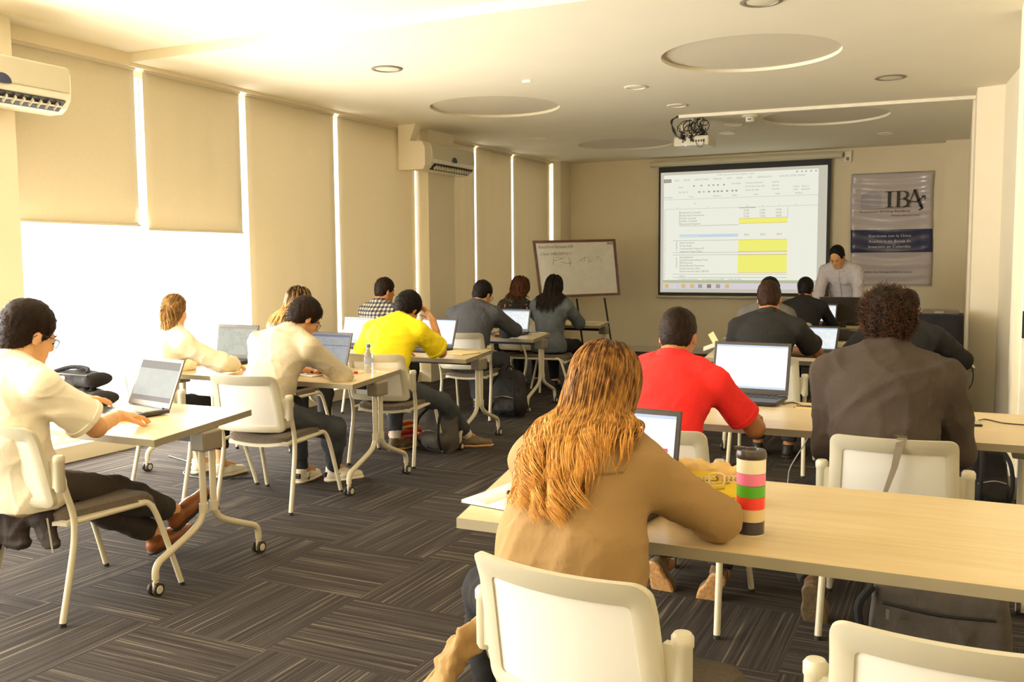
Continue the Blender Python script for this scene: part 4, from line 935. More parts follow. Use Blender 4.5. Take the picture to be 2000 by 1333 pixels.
def person(name_label, loc, deg, o):
    g = o.get; s = g('s', 1.0); t = thing('person', name_label, 'person', (loc[0], loc[1], 0), R(deg)); h = g('h', .011)
    fem = g('fem', False); hipz = g('hip', .545); lean = R(g('lean', 15)); curve = R(g('curve', 22)); side = R(g('side', 0)); tw = R(g('twist', 0))
    z = np.array([0, 0, 1.]); sw = (.155 if fem else .18)*s*g('wide', 1); wd = g('wide', 1)*(.9 if fem else 1)
    def dirv(a): v = np.array([math.sin(side), math.sin(a)*math.cos(side), math.cos(a)*math.cos(side)]); return nv(v)
    lat = np.array([math.cos(tw), math.sin(tw), 0.]); P0 = np.array([0, g('hy', 0.), hipz])
    M1 = P0+dirv(lean-curve*.35)*.21*s; M2 = M1+dirv(lean+curve*.15)*.17*s; NB = M2+dirv(lean+curve*.6)*.13*s
    latS = nv(lat*math.cos(side)-z*math.sin(side)); up = dirv(lean+curve*.6)
    shd = g('shrug', 0.)
    SH = {k: NB+latS*k*sw-up*(.080-shd)*s+np.array([0, .012, 0]) for k in (-1, 1)}
    HP = {k: P0+lat*k*.085*wd*s for k in (-1, 1)}
    hp, hyw, hr = [R(a) for a in g('head', (20, 0, 0))]; HF = rotm(hp, hyw+tw, hr)
    hx, hyv, hz = HF@[1, 0, 0], HF@[0, 1, 0], HF@[0, 0, 1]; HFT = np.stack([hx, hyv, hz])
    neckd = nv(up*1.0+hz*.7+np.array([0, .15, 0])); NT_ = NB+neckd*.068*s; HC_ = NT_+hz*.080*s+hyv*.028*s
    # arms and legs
    EL, WR = {}, {}
    for k, key in ((-1, 'L'), (1, 'R')):
        tgt = g('hand'+key, (k*.12, .50, .765)); pole = g('pole'+key, (k*.8, -.3, -.6)); EL[k], WR[k] = ik(SH[k], tgt, .285*s, .25*s, pole)
        if g('el'+key): EL[k] = SH[k]+nv(np.array(g('el'+key))-SH[k])*.285*s; WR[k] = EL[k]+nv(np.array(tgt)-EL[k])*.25*s
    KN, AN = {}, {}
    for k, key in ((-1, 'L'), (1, 'R')):
        f = g('foot'+key, (k*.11, .42)); zz = f[2] if len(f) > 2 else .09; KN[k], AN[k] = ik(HP[k], (f[0], f[1], zz), .43*s, .42*s, g('knee'+key, (k*.15, .6, .9)))
    def torso(F, e=0.0, lo=True):
        F.cone(P0-lat*.05*wd, P0+lat*.05*wd, .118*s+e, .118*s+e, k=.05); F.cone(P0+z*.03, M1, .108*s+e, .104*s+e, lat, 1.22*wd, .05); F.cone(M1, M2, .106*s+e, .112*s+e, lat, 1.28*wd, .05)
        F.cone(M2, NB-up*.05*s, .112*s+e, .085*s+e, latS, 1.45*wd, .05)
        F.cone(SH[-1]*.85+SH[1]*.15, SH[1]*.85+SH[-1]*.15, .060*s+e, .060*s+e, k=.04)
        for k in (-1, 1): F.cone(NB+up*.022*s, SH[k]+up*.012*s, .045*s+e, .050*s+e, k=.045)
        if fem: F.cone(M2+np.array([0, .06, 0])-latS*.06, M2+np.array([0, .06, 0])+latS*.06, .06*s+e, .06*s+e, k=.04)
        if g('belly'): F.cone(M1+np.array([0, .04, -.05])-lat*.03, M1+np.array([0, .04, -.05])+lat*.03, .10*s+e, .10*s+e, k=.05)
    def arm(F, k, upto, e=0.0, loose=0.0):
        am = .9 if fem else 1.0; a, b, c = SH[k], EL[k], WR[k]
        if upto <= 1:
            F.cone(a, a+(b-a)*upto, .052*s*am+e, (.051-.007*upto)*s*am+e+loose, k=.03, flat=1)
        else:
            F.cone(a, b, .052*s*am+e, .041*s*am+e+loose*.5, k=.03); F.cone(b, b+(c-b)*(upto-1), .041*s*am+e+loose*.5, (.041-.014*(upto-1))*s*am+e*.7+loose, k=.02, flat=(1 if upto < 2 else 0))
    def legs(F, k, upto, e=0.0, loose=0.0):
        am = .95 if fem else 1.0; a, b, c = HP[k], KN[k], AN[k]
        F.cone(a, b, .088*s*am+e, .060*s*am+e+loose*.5, k=.04); kk = upto-1
        F.cone(b, b+(c-b)*kk*.35, .060*s*am+e+loose*.5, .057*s*am+e+loose, k=.03); F.cone(b+(c-b)*kk*.35, b+(c-b)*kk, .057*s*am+e+loose, (.040*s*am+e+loose) if upto > 1.8 else .05*s+e, k=.03, flat=1)
    # ------- body
    B = Field(); torso(B)
    B.cone(NB-up*.03, NT_+hz*.03, .058*s*(.88 if fem else 1), .055*s*(.86 if fem else 1), k=.025)
    hs = s*g('hs', 1.0)
    def hp_(x, y, zz): return HC_+(hx*x+hyv*y+hz*zz)*hs
    def head(F):
        F.ell(hp_(0, -.012, .035), np.array([.074, .094, .088])*hs, HFT, .02); F.ell(hp_(0, .022, -.035), np.array([.060, .072, .078])*hs, HFT, .03)
        F.cone(hp_(-.018, .060, -.092), hp_(.018, .060, -.092), .021*hs, .021*hs, k=.03)                     # chin
        F.cone(hp_(-.045, .0, -.065), hp_(-.02, .055, -.09), .018*hs, .018*hs, k=.03); F.cone(hp_(.045, .0, -.065), hp_(.02, .055, -.09), .018*hs, .018*hs, k=.03)
        F.cone(hp_(0, .088, .008), hp_(0, .104, -.024), .008*hs, .0115*hs, k=.012)                         # nose
        F.cone(hp_(-.010, .096, -.028), hp_(.010, .096, -.028), .0075*hs, .0075*hs, k=.008)
        F.cone(hp_(-.030, .080, .018), hp_(.030, .080, .018), .010*hs, .010*hs, k=.014)                    # brow
        F.cone(hp_(-.016, .086, -.055), hp_(.016, .086, -.055), .0075*hs, .0075*hs, k=.008); F.cone(hp_(-.013, .084, -.066), hp_(.013, .084, -.066), .0075*hs, .0075*hs, k=.008)
        for k in (-1, 1):
            F.ell(hp_(k*.030, .088, .000), np.array([.014, .010, .009])*hs, HFT, .010, sub=True)
            a_ = np.array(Matrix.Rotation(-k*R(22), 3, 'Z')); F.ell(hp_(k*.077, -.004, -.012), np.array([.006, .017, .029])*hs, a_.T@HFT, .008)   # ears
            F.cone(hp_(k*.045, .062, -.022), hp_(k*.040, .06, -.03), .016*hs, .016*hs, k=.02)
    head(B)
    for k in (-1, 1): arm(B, k, 2.0); legs(B, k, 2.0, -.008)
    for k in (-1, 1): B.cone(AN[k], AN[k]+np.array([0, .10, -.03]), .035, .028, k=.02)
    fine = g('fine', 0)
    HFl = []
    for k, key in ((-1, 'L'), (1, 'R')):
        d = np.array(g('hd'+key, nv(WR[k]-EL[k])*1.0+np.array([-k*.15, .1, -.12]))); nrm = np.array(g('hn'+key, (k*.15, 0, 1.))); tg = B if not fine else Field()
        hand_field(tg, WR[k], nv(d), nrm, -k if True else k, g('curl'+key, .35), s*(.92 if fem else 1), None if not fine else EL[k]*.35+WR[k]*.65)
        if fine: HFl.append(tg)
    V, F = B.mesh(h)
    for q in HFl:
        v2, f2 = q.mesh(.0036); F = np.concatenate([F, f2+len(V)]); V = np.concatenate([V, v2])
    body = quad_obj('body', V, F, g('skin', 'skin_mid'), t)
    # ------- face pieces
    if g('face', False):
        m = MB()
        for k in (-1, 1): m.lathe([(.0001, .0095), (.005, .008), (.0085, .004), (.0095, 0), (.0085, -.004), (.0001, -.0095)], (0, 0, 0), n=12); n0 = len(m.v)-72; c = hp_(k*.030, .0795, .0); m.v[n0:] = [tuple(c+np.array(v)*hs) for v in m.v[n0:]]
        m.build('eyes', 'eye_white', t, smooth=True); m = MB()
        for k in (-1, 1): c = hp_(k*.029, .0880, -.0055); m.tube([c, c+hyv*.002], .0045*hs, n=10)
        m.build('irises', 'eye_dark', t); m = MB()
        for k in (-1, 1): m.tube([hp_(k*.012, .094, .019), hp_(k*.028, .0925, .026), hp_(k*.043, .078, .018)], [.0022*hs, .0026*hs, .0014*hs], n=6)
        m.build('eyebrows', g('hair', 'hair_black'), t)
        m = MB()
        for k in (-1, 1): m.tube([hp_(k*.017, .0865, .004), hp_(k*.024, .0895, .0065), hp_(k*.031, .0900, .0070), hp_(k*.038, .0870, .0055), hp_(k*.044, .082, .002)], [.0025*hs, .0045*hs, .005*hs, .0045*hs, .002*hs], n=8)
        m.build('eyelids', g('skin', 'skin_mid'), t, smooth=True)
        m = MB(); m.tube([hp_(-.022, .087, -.061), hp_(-.008, .0935, -.058), hp_(0, .094, -.0595), hp_(.008, .0935, -.058), hp_(.022, .087, -.061)], [.002*hs, .0042*hs, .004*hs, .0042*hs, .002*hs], n=8); m.build('lips', 'lip', t, smooth=True)
    if g('glasses'):
        m = MB()
        for k in (-1, 1):
            pts = [hp_(k*(.032+.023*math.cos(a)), .104-.008*abs(math.cos(a))*(1 if math.cos(a) > 0 else 0), -.002+.017*math.sin(a)) for a in np.linspace(0, 2*pi, 17)]
            m.tube(pts, .0016, n=6); m.tube([hp_(k*.055, .098, .004), hp_(k*.076, .07, .006), hp_(k*.080, -.002, .004), hp_(k*.080, -.02, -.012)], .0018, n=6)
        m.tube([hp_(-.010, .104, .002), hp_(0, .108, .006), hp_(.010, .104, .002)], .0016, n=6); gl = m.build('glasses_frame', 'black_plastic', t, smooth=True)
        m = MB()
        for k in (-1, 1): m.add([hp_(k*(.032+.022*math.cos(a)), .103, -.002+.016*math.sin(a)) for a in np.linspace(0, 2*pi, 17)[:-1]], [tuple(range(16))])
        m.build('glasses_lens', 'window_glass', gl)
    # ------- shirt
    e = g('e', .012); sl = g('sleeve', 2.0-.04); T = Field()
    shm = g('shirt', 'shirt_black'); torso(T, e)
    T.cone(P0-lat*.05*wd-z*.03, P0+lat*.05*wd-z*.03, .126*s+e, .126*s+e, k=.04); el_ = g('hemw', 0)
    if el_: T.cone(P0-lat*.05-z*.0, M1-lat*.05, .11*s+el_, .10*s+el_, lat, 1.2, k=.05); T.cone(P0+lat*.05-z*.0, M1+lat*.05, .11*s+el_, .10*s+el_, lat, 1.2, k=.05); T.cone(M1-lat*.06, M2-lat*.06, .10*s+el_*.8, .10*s+el_*.5, k=.05); T.cone(M1+lat*.06, M2+lat*.06, .10*s+el_*.8, .10*s+el_*.5, k=.05)
    for k, key in ((-1, 'L'), (1, 'R')): arm(T, k, g('sleeve'+key, sl), e*.8+g('loose', .004), g('loose', .004)+(.010 if sl <= 1 else 0))
    T.cone(NB-up*.02, NB+neckd*(.018+g('collar', .0)), .064*s*(.92 if fem else 1)+e*.3, .060*s*(.92 if fem else 1)+e*.3, k=.02, flat=1)
    hem = g('hem', hipz-.075); T.plane((0, 0, hem), (0, 0, -1), (0, 0, hem-.2), .5)
    so = fobj('shirt', T, g('hs_', h), shm, t, amp=g('wr', .008), sc=g('wsc', 15), seed=g('seed', 3), ridge=.6)
    if g('plaid'): pass
    if g('collar', 0) > 0:
        m = MB(); n = 24; vs = []; c0 = NB+neckd*.012
        lx = nv(np.cross([0, 1., 0], neckd)); ly = np.cross(neckd, lx)
        rr = (.062*s)*(.9 if fem else 1)+.006
        for j, (dr, dz) in enumerate(((0.000, .038), (.006, .040), (.018, .012), (.016, -.004), (.010, .0))):
            for i in range(n+1):
                a = pi/2+.32+(2*pi-.64)*i/n; vs.append(c0+lx*math.cos(a)*(rr+dr)*1.03+ly*math.sin(a)*(rr+dr)*1.05+neckd*(dz+.006*math.sin(a)-.012*(1 if dr > .01 else 0)*abs(math.cos((a-pi/2)/2))))
        m.add(vs, [(j*(n+1)+i, j*(n+1)+i+1, (j+1)*(n+1)+i+1, (j+1)*(n+1)+i) for j in range(4) for i in range(n)]); co = m.build('collar', g('collar_mat', shm), so, smooth=True); sd = co.modifiers.new('s', 'SOLIDIFY'); sd.thickness = .003
    if sl <= 1.0:
        for k in (-1, 1):
            m = MB(); c = SH[k]+(EL[k]-SH[k])*sl; ax = nv(EL[k]-SH[k]); r_ = (.051-.007*sl)*s*(.9 if fem else 1)+e*.8+2*g('loose', .004)+.012
            m.tube([c-ax*.022, c-ax*.020, c+ax*.002, c+ax*.003], [r_-.004, r_, r_, r_-.006], n=28); m.build('sleeve_hem', shm, so, smooth=True)
    # ------- trousers
    L = Field(); L.cone(P0-lat*.05*wd, P0+lat*.05*wd, .125*s, .125*s, k=.05)
    L.cone(P0-lat*.05*wd-np.array([0, .03, 0]), P0+lat*.05*wd-np.array([0, .03, 0]), .115*s, .115*s, k=.05)
    lp = g('leg', 1.93)
    for k in (-1, 1): legs(L, k, lp, .010, g('lloose', .006))
    L.plane((0, 0, hipz+.09), (0, 0, 1), (0, 0, hipz+.3), .5); L.plane((0, 0, .452 if hipz < .7 else -5), (0, 0, -1), (0, 0, .30), .27 if hipz < .7 else .001)
    lo_ = fobj('trousers', L, h, g('pants', 'trousers_dark'), t, amp=g('lwr', .007), sc=20, seed=g('seed', 3)+9)
    # ------- shoes
    for k, key in ((-1, 'L'), (1, 'R')):
        dz_ = g('toe'+key, (k*.12, 1, 0)); fd = nv(dz_); fz = nv(np.array(g('shup'+key, (0, 0, 1.)))-fd*(np.array(g('shup'+key, (0, 0, 1.)))@fd)); fx = np.cross(fd, fz); A = AN[k]
        W = Field(); heel = A-fz*.052-fd*.028; 
        W.cone(heel, heel+fd*.10, .036*s, .036*s, fx, 1.0, .03); W.cone(heel+fd*.09, heel+fd*.205-fz*.010, .038*s, .026*s, fx, 1.28, .03); W.cone(A-fd*.012, A+fz*.012-fd*.014, .040*s, .037*s, k=.02, flat=1)
        W.plane(heel-fz*.030, -fz)
        sh = fobj('shoe', W, min(h, .008), g('shoe', 'shoe_black'), t)
        Q = Field(); Q.cone(heel-fz*.026, heel+fd*.10-fz*.026, .038*s, .036*s, fx, 1.02, .03); Q.cone(heel+fd*.09-fz*.026, heel+fd*.208-fz*.026, .037*s, .030*s, fx, 1.28, .03); Q.plane(heel-fz*.038, -fz); Q.plane(heel-fz*.018, fz)
        so_ = fobj('sole', Q, min(h, .007), g('sole', 'sole_dark'), sh)
        if g('stripes'):
            m = MB()
            for q in range(3):
                for sd_ in (-1, 1): c = heel+fd*(.055+.026*q)+fx*sd_*.0385-fz*.002; m.box(c, (.007, .009, .045), Matrix(np.stack([fd, fx, fz], 1).tolist()) @ Matrix.Rotation(R(24), 3, 'Y'))
            m.build('stripes', 'shoe_black', sh); m = MB(); c = heel-fd*.028+fz*.012; m.box(c, (.022, .05, .035), Matrix(np.stack([fd, fx, fz], 1).tolist())); m.build('heel_tab', 'shoe_black', sh, bevel=.006)
        if g('sock'):
            K = Field(); K.cone(A-(A-KN[k])*.0, A+(KN[k]-A)*.30, .044*s, .048*s, k=.01, flat=2); fobj('sock', K, h, g('sock'), t)
    # ------- hair
    hm = g('hair', 'hair_black'); st = g('style', 'short'); H = Field(); th = g('hth', .012)
    H.ell(hp_(0, -.014, .040), (np.array([.074, .094, .088])+th)*hs, HFT, .015)
    H.ell(hp_(0, -.045, -.015), (np.array([.066, .060, .070])+th*.5)*hs, HFT, .02)
    H.ell(hp_(0, .122, -.036+g('brow', 0)), np.array([.088, .092, .114])*hs, HFT, .012, sub=True)
    if st == 'short':
        H.plane(hp_(0, -.05, g('nape', -.075)), -hz*.9+hyv*.35)
        for k in (-1, 1): H.ell(hp_(k*.095, .012, -.045), np.array([.034, .030, .052])*hs, HFT, .008, sub=True)
    else:
        H.plane(hp_(0, -.02, -.09), -hz)
    hv, hf = H.mesh(min(h, .008) if st != 'long' else h); hv = hv+vnormals(hv, hf)*folds(hv, g('hamp', .004), g('hsc', 70), 5, .5)[:, None]
    hair = quad_obj('hair', hv, hf, g('cap_mat', hm), t)
    ns = g('ns', 0)
    if ns and st == 'short':
        r = np.random.default_rng(g('seed', 3)); sel = r.choice(len(hv), ns); N_ = vnormals(hv, hf)[sel]; p = hv[sel]-N_*.004; m_ = 6; paths = np.zeros((ns, m_, 3)); cl = g('curl_hair', 0); ln = g('hlen', .028)
        fl = -hz*.55+r.normal(size=(ns, 3))*.25+ (hyv*.5)*np.where(((p-HC_)@hz)[:, None] > .05, 1, -.2); d = N_*.45+fl; d /= np.linalg.norm(d, axis=1)[:, None]
        ax_ = r.normal(size=(ns, 3)); ax_ /= np.linalg.norm(ax_, axis=1)[:, None]
        for i in range(m_):
            paths[:, i] = p; 
            if cl: c_, s_ = math.cos(cl), math.sin(cl); d = d*c_+np.cross(ax_, d)*s_+ax_*((ax_*d).sum(1)*(1-c_))[:, None]
            else: d = d-hz*.12; 
            d /= np.linalg.norm(d, axis=1)[:, None]; p = p+d*ln/m_
        rad = np.linspace(g('hr', .0018), .0005, m_)[None]*r.uniform(.7, 1.2, (ns, 1)); v, f = tubes(paths, rad, 4); quad_obj('hair_strands', v, f, hm, hair, np.repeat(r.uniform(0, 1, ns), m_*4))
    if st == 'long':
        n = g('locks', 420); m_ = g('hseg', 24); r = np.random.default_rng(g('seed', 3)+2); L_ = g('hlen', .42)
        body_f = Field(); torso(body_f, e+.006); body_f.ell(hp_(0, -.014, .040), (np.array([.074, .094, .088])+th)*hs, HFT, .02); body_f.ell(hp_(0, -.02, -.035), (np.array([.06, .062, .07])+th)*hs, HFT, .02)
        for k in (-1, 1): arm(body_f, k, 1.0, e+.006)
        a = r.uniform(0, 2*np.pi, n); c = r.uniform(-.15, 1, n); b = np.sqrt(1-c*c)
        dl = np.stack([b*np.cos(a), b*np.sin(a), c], 1); keep = ~((dl[:, 1] > g('hback', .25)) & (dl[:, 2] < g('hbz', .55))); dl = dl[keep]; n = len(dl)
        p = hp_(0, -.014, .040)+((dl*(np.array([.074, .094, .088])+th))@np.stack([hx, hyv, hz]))*hs
        tail = g('tail'); paths = np.zeros((n, m_, 3)); dv = None
        part = np.sign(dl[:, 0]+.15); grav = np.array(g('hgrav', (0, -.05, -1.)))
        dirn = np.cross(np.cross(dl@np.stack([hx, hyv, hz]), -hz), dl@np.stack([hx, hyv, hz])); dirn /= np.linalg.norm(dirn, axis=1)[:, None]+1e-9
        if tail is not None:
            tp = hp_(*tail)
        lens = np.maximum(.06, L_-(hp_(0, -.014, .14)[2]-p[:, 2])*g('heven', .5))*r.uniform(.82, 1.05, n)
        hwid = g('hwid', .10); TG = np.stack([HC_[0]+g('hdx', 0)+dl[:, 0]*hwid, np.minimum(NB[1], M2[1])-.14-.02*dl[:, 1], HC_[2]+.13-L_*1.05+0*dl[:, 0]], 1); TG += r.normal(size=(n, 3))*np.array([.02, .008, .03]); fl_ = r.random(n) < .06; TG[fl_, 0] += np.sign(dl[fl_, 0]+.001)*r.uniform(.03, .10, fl_.sum())
        for i in range(m_):
            paths[:, i] = p; step = lens/m_
            gvec = grav[None]*np.ones((n, 1))
            if tail is None and i > m_*g('hfree', .2):
                st1 = (p[:, 2] > NB[2]-.01)[:, None]; T1_ = np.stack([HC_[0]+g('hdx', 0)+dl[:, 0]*g('hwid1', .09), NB[1]-.085-.03*np.clip(-dl[:, 1], 0, 1), NB[2]-.04+0*dl[:, 0]], 1); gvec = np.where(st1, T1_, TG)-p; gvec /= np.linalg.norm(gvec, axis=1)[:, None]+1e-9; gvec = gvec*.8+grav[None]*.2
            elif tail is not None and i >= m_*.30: gvec = tp+np.array(g('tdir', (0, -.03, -.5)))-p; gvec /= np.linalg.norm(gvec, axis=1)[:, None]+1e-9
            if tail is not None and i < m_*.30:
                gvec = (tp-p); gvec /= np.linalg.norm(gvec, axis=1)[:, None]+1e-9; dirn = dirn*.3+gvec; step = np.linalg.norm(tp+r.normal(size=(n, 3))*.004-p, axis=1)/max(1, (m_*.30-i))
            else: dirn = dirn*.55+gvec*.45+r.normal(size=(n, 3))*.05
            dirn /= np.linalg.norm(dirn, axis=1)[:, None]; p0_ = p; mg = .003+.008*r.random(n)*(0 if (tail is not None and i < m_*.3) else 1)
            for _ in range(3):
                p = p0_+dirn*step[:, None]; d_ = body_f.eval(p); bad = d_ < mg
                if not bad.any(): break
                gpt = p[bad]; ee = .004; G = np.stack([body_f.eval(gpt+np.eye(3)[j]*ee)-body_f.eval(gpt-np.eye(3)[j]*ee) for j in range(3)], 1); G /= np.linalg.norm(G, axis=1)[:, None]+1e-9
                q_ = gpt+G*(mg[bad]-d_[bad])[:, None]; dd = q_-p0_[bad]; dd += (np.array([0, -.25, -.6])-G*(G@np.array([0, -.25, -.6]))[:, None])*.012; dirn[bad] = dd/(np.linalg.norm(dd, axis=1)[:, None]+1e-9)
        if tail is not None:
            mp = paths.mean(0); i0 = int(m_*.3); base_ = mp[i0]; dwn = nv(np.array(g('tdir', (0, -.03, -.5)))); ln_ = np.linalg.norm(np.diff(mp, axis=0), axis=1).sum()*.72
            for i in range(i0, m_): mp[i] = mp[i]*.35+.65*(base_+dwn*ln_*(i-i0)/(m_-i0)+np.array([0, -.035*math.sin(min(1, (i-i0)/(m_-i0)*2)*pi), 0]))
            W_ = np.interp(np.arange(m_), [0, i0*.8, i0, m_*.6, m_-1], [1, 1, .5, .62, .22])[None, :, None]; paths = mp[None]+(paths-mp[None])*W_+r.normal(size=(n, 1, 3))*np.interp(np.arange(m_), [0, i0, m_*.6, m_-1], [0, .004, .013, .006])[None, :, None]
        elif g('squeeze'):
            sq = g('squeeze'); zz_ = np.clip((HC_[2]-.03-paths[..., 2])/.16, 0, 1)*sq; mx_ = HC_[0]+g('hdx', 0); paths[..., 0] = mx_+(paths[..., 0]-mx_)*(1-zz_); fb = zz_*np.clip(paths[..., 1]-(NB[1]-.06), 0, 1); paths[..., 1] -= fb
            paths[fl_, :, 0] += (np.sign(dl[fl_, 0])*r.uniform(.02, .09, fl_.sum()))[:, None]*zz_[fl_]
            for _ in range(4):
                q_ = paths.reshape(-1, 3); d_ = body_f.eval(q_).reshape(n, m_); mg_ = (.004+.010*r.random(n))[:, None]; bad = (d_ < mg_)&(np.arange(m_)[None] > 1)
                if not bad.any(): break
                gp = paths[bad]; ee = .004; G = np.stack([body_f.eval(gp+np.eye(3)[j]*ee)-body_f.eval(gp-np.eye(3)[j]*ee) for j in range(3)], 1); G /= np.linalg.norm(G, axis=1)[:, None]+1e-9; paths[bad] = gp+G*np.minimum(.06, (mg_+0*d_)[bad]-d_[bad])[:, None]
            k3 = np.array([.25, .5, .25])
            for _ in range(9): paths[:, 1:-1] = paths[:, :-2]*.25+paths[:, 1:-1]*.5+paths[:, 2:]*.25
        # waves and curls growing towards the tips
        tt = np.linspace(0, 1, m_)[None, :, None]; K_ = g('clumps', 70); ld = r.choice(n, min(K_, n), replace=False); mid = int(m_*.6)
        dist_ = ((paths[:, None, mid]-paths[None, ld, mid])**2).sum(-1)+.15*((dl[:, None]-dl[None, ld])**2).sum(-1)*.05; cid = dist_.argmin(1)
        paths = paths+(paths[ld[cid]]-paths)*(g('clump', .55)*tt**1.6)
        ph = (r.uniform(0, 6.28, len(ld))[cid]+r.normal(size=n)*.35)[:, None, None]; crnd = r.uniform(-1, 1, len(ld))[cid]
        fr = g('wavef', 9.)*(1+.25*crnd[:, None, None]); am = g('wave', .010)*tt**g('wpow', 1.3)*(1+.4*crnd[:, None, None])
        T_ = np.gradient(paths, axis=1); T_ /= np.linalg.norm(T_, axis=2)[..., None]+1e-9; S1 = np.cross(T_, [0, 1., 0]); S1 /= np.linalg.norm(S1, axis=2)[..., None]+1e-9; S2 = np.cross(T_, S1)
        paths = paths+S1*am*np.sin(fr*tt+ph)+S2*am*.7*np.cos(fr*tt+ph)
        rb = g('hr', .0052); prof = np.interp(np.linspace(0, 1, m_), [0, .1, .7, 1], [.6, 1, .9, .12]); rad = rb*prof[None]*r.uniform(.6, 1.25, (n, 1))
        v, f = tubes(paths, rad, 5); sh_ = np.clip((.35*r.random(n)+.25*(crnd*.5+.5))[:, None]+g('balay', .25)*np.linspace(-.4, 1, m_)[None], 0, 1); quad_obj('long_hair', v, f, hm, hair, np.repeat(sh_.ravel(), 5))
        if tail is not None:
            m = MB(); m.lathe([(.012, -.008), (.016, 0), (.012, .008)], (0, 0, 0), n=14); m.v = [tuple(tp+hx*v_[0]+hz*v_[1]*1.0+hyv*v_[2]) for v_ in m.v]; m.build('hair_tie', 'ink_brown', hair, smooth=True)
    t['_ht'] = 0; del t['_ht']
    if g('dbg'): print('HEADTOP', name_label[:30], t.location, HC_, hp_(0, 0, .13))
    return t, dict(SH=SH, EL=EL, WR=WR, KN=KN, AN=AN, NB=NB, P0=P0, M1=M1, M2=M2, hp=hp_, up=up, latS=latS, HFT=HFT, T=T, L=L, B=B)
# ---------------------------------------------------------------- the class
P10, K10 = person('person with long wavy blonde hair in a khaki coat, seated in the foreground', (-.87, 2.13), -6, dict(h=.008, fem=True, s=.97, lean=22, curve=24, hy=-.02, side=-2, head=(22, 4, 0), shirt='coat_khaki', e=.020, loose=.010, sleeve=1.93, collar=.012, wr=.012, wsc=10, hem=.36, hemw=.030,
    pants='trousers_black', shoe='shoe_tan', sole='shoe_tan', skin='skin_light', hair='hair_blonde', style='long', locks=3600, hseg=36, hlen=.53, heven=.75, wave=.030, wavef=15., wpow=2.4, hr=.0024, squeeze=.60, hback=-.05, hbz=.75, hwid=.085, hwid1=.085, hfree=.08, hdx=.0, clumps=80, clump=.62, balay=.55, hgrav=(0, -.30, -1), th=.02, hth=.016, seed=4, handL=(-.10, .44, .77), handR=(.16, .44, .77), elR=(.235, .27, .83), elL=(-.22, .26, .80), footL=(-.42, .30), footR=(-.22, .34), kneeL=(-.9, .6, .9), kneeR=(-.8, .6, .9)))
P11, _ = person('person in a bright red polo shirt with cropped dark hair, seen from behind', (-1.12, 3.74), -2, dict(h=.009, s=1.0, lean=20, curve=26, wide=1.12, head=(24, 2, 0), shirt='polo_red', sleeve=.74, loose=.002, collar=.012, wr=.009, wsc=15, hair='hair_brown', hth=.006, ns=1500, hlen=.012, hr=.0011, nape=-.07, skin='skin_tan', handL=(-.10, .52, .765), handR=(.26, .55, .765), elR=(.30, .26, .80), elL=(-.24, .15, .80), footL=(-.06, .26, .10), footR=(.20, .24, .10), toeL=(.35, .3, -1), toeR=(-.5, .3, -1), shupL=(0, 1, .5), shupR=(0, 1, .5), shoe='shoe_olive', sole='shoe_tan', pants='jeans_dark', seed=11))
P12, _ = person('curly-haired person in a taupe long-sleeved shirt, seen from behind at right', (-.255, 3.92), 1, dict(h=.009, s=1.07, lean=16, curve=26, wide=1.17, head=(18, 3, 0), shirt='shirt_taupe', sleeve=1.93, loose=.006, collar=.01, wr=.014, wsc=11, e=.018, hair='hair_auburn', hth=.022, hamp=.010, hsc=38, ns=5200, hlen=.05, curl_hair=.6, hr=.0016, nape=-.10, skin='skin_tan', handL=(-.08, .50, .765), handR=(.24, .52, .765), elR=(.26, .16, .80), elL=(-.22, .14, .80), pants='jeans_dark', seed=21, footL=(-.24, -.02, .13), toeL=(.1, .3, -1), shupL=(0, 1, .4), shoe='shoe_olive', sole='shoe_olive'))
P13, _ = person('person in a short-sleeved black shirt with reddish-brown cropped hair, elbow on table', (-1.22, 6.63), 0, dict(s=1.04, lean=14, curve=24, wide=1.08, head=(22, 4, -3), shirt='shirt_black', sleeve=.72, loose=.008, collar=.01, hair='hair_chestnut', hth=.008, ns=900, hlen=.014, hr=.0013, skin='skin_tan', elR=(.33, .36, .775), elL=(-.24, .2, .8), handL=(-.1, .5, .765), handR=(.12, .46, .80), pants='jeans_dark', seed=31))
P14, _ = person('person in a black long-sleeved shirt beside the right wall pillar', (-.36, 6.68), -6, dict(s=1.0, lean=22, curve=28, wide=1.18, head=(22, 0, 3), shirt='shirt_coal', loose=.012, wr=.009, hair='hair_black', hth=.009, ns=500, hlen=.014, hr=.0014, skin='skin_tan', handL=(-.22, .42, .765), handR=(.22, .50, .765), elR=(.36, .34, .78), elL=(-.38, .30, .78), pants='trousers_black', seed=41))
P15, _ = person('person in dark grey mostly hidden behind the reddish-brown cropped head', (-1.52, 8.25), 0, dict(h=.013, s=1.02, lean=12, curve=22, head=(20, -8, 0), shirt='top_grey', sleeve=1.9, collar=.01, hair='hair_black', hth=.010, skin='skin_tan', pants='jeans_dark', seed=51))
P16, _ = person('distant person in a black top with black hair, beyond the black backpack', (-1.46, 10.02), 0, dict(h=.012, s=.98, lean=14, curve=24, wide=1.05, head=(20, 2, 0), shirt='shirt_coal', sleeve=1.9, hair='hair_black', hth=.012, skin='skin_tan', pants='trousers_black', seed=61, handR=(.16, .5, .77)))
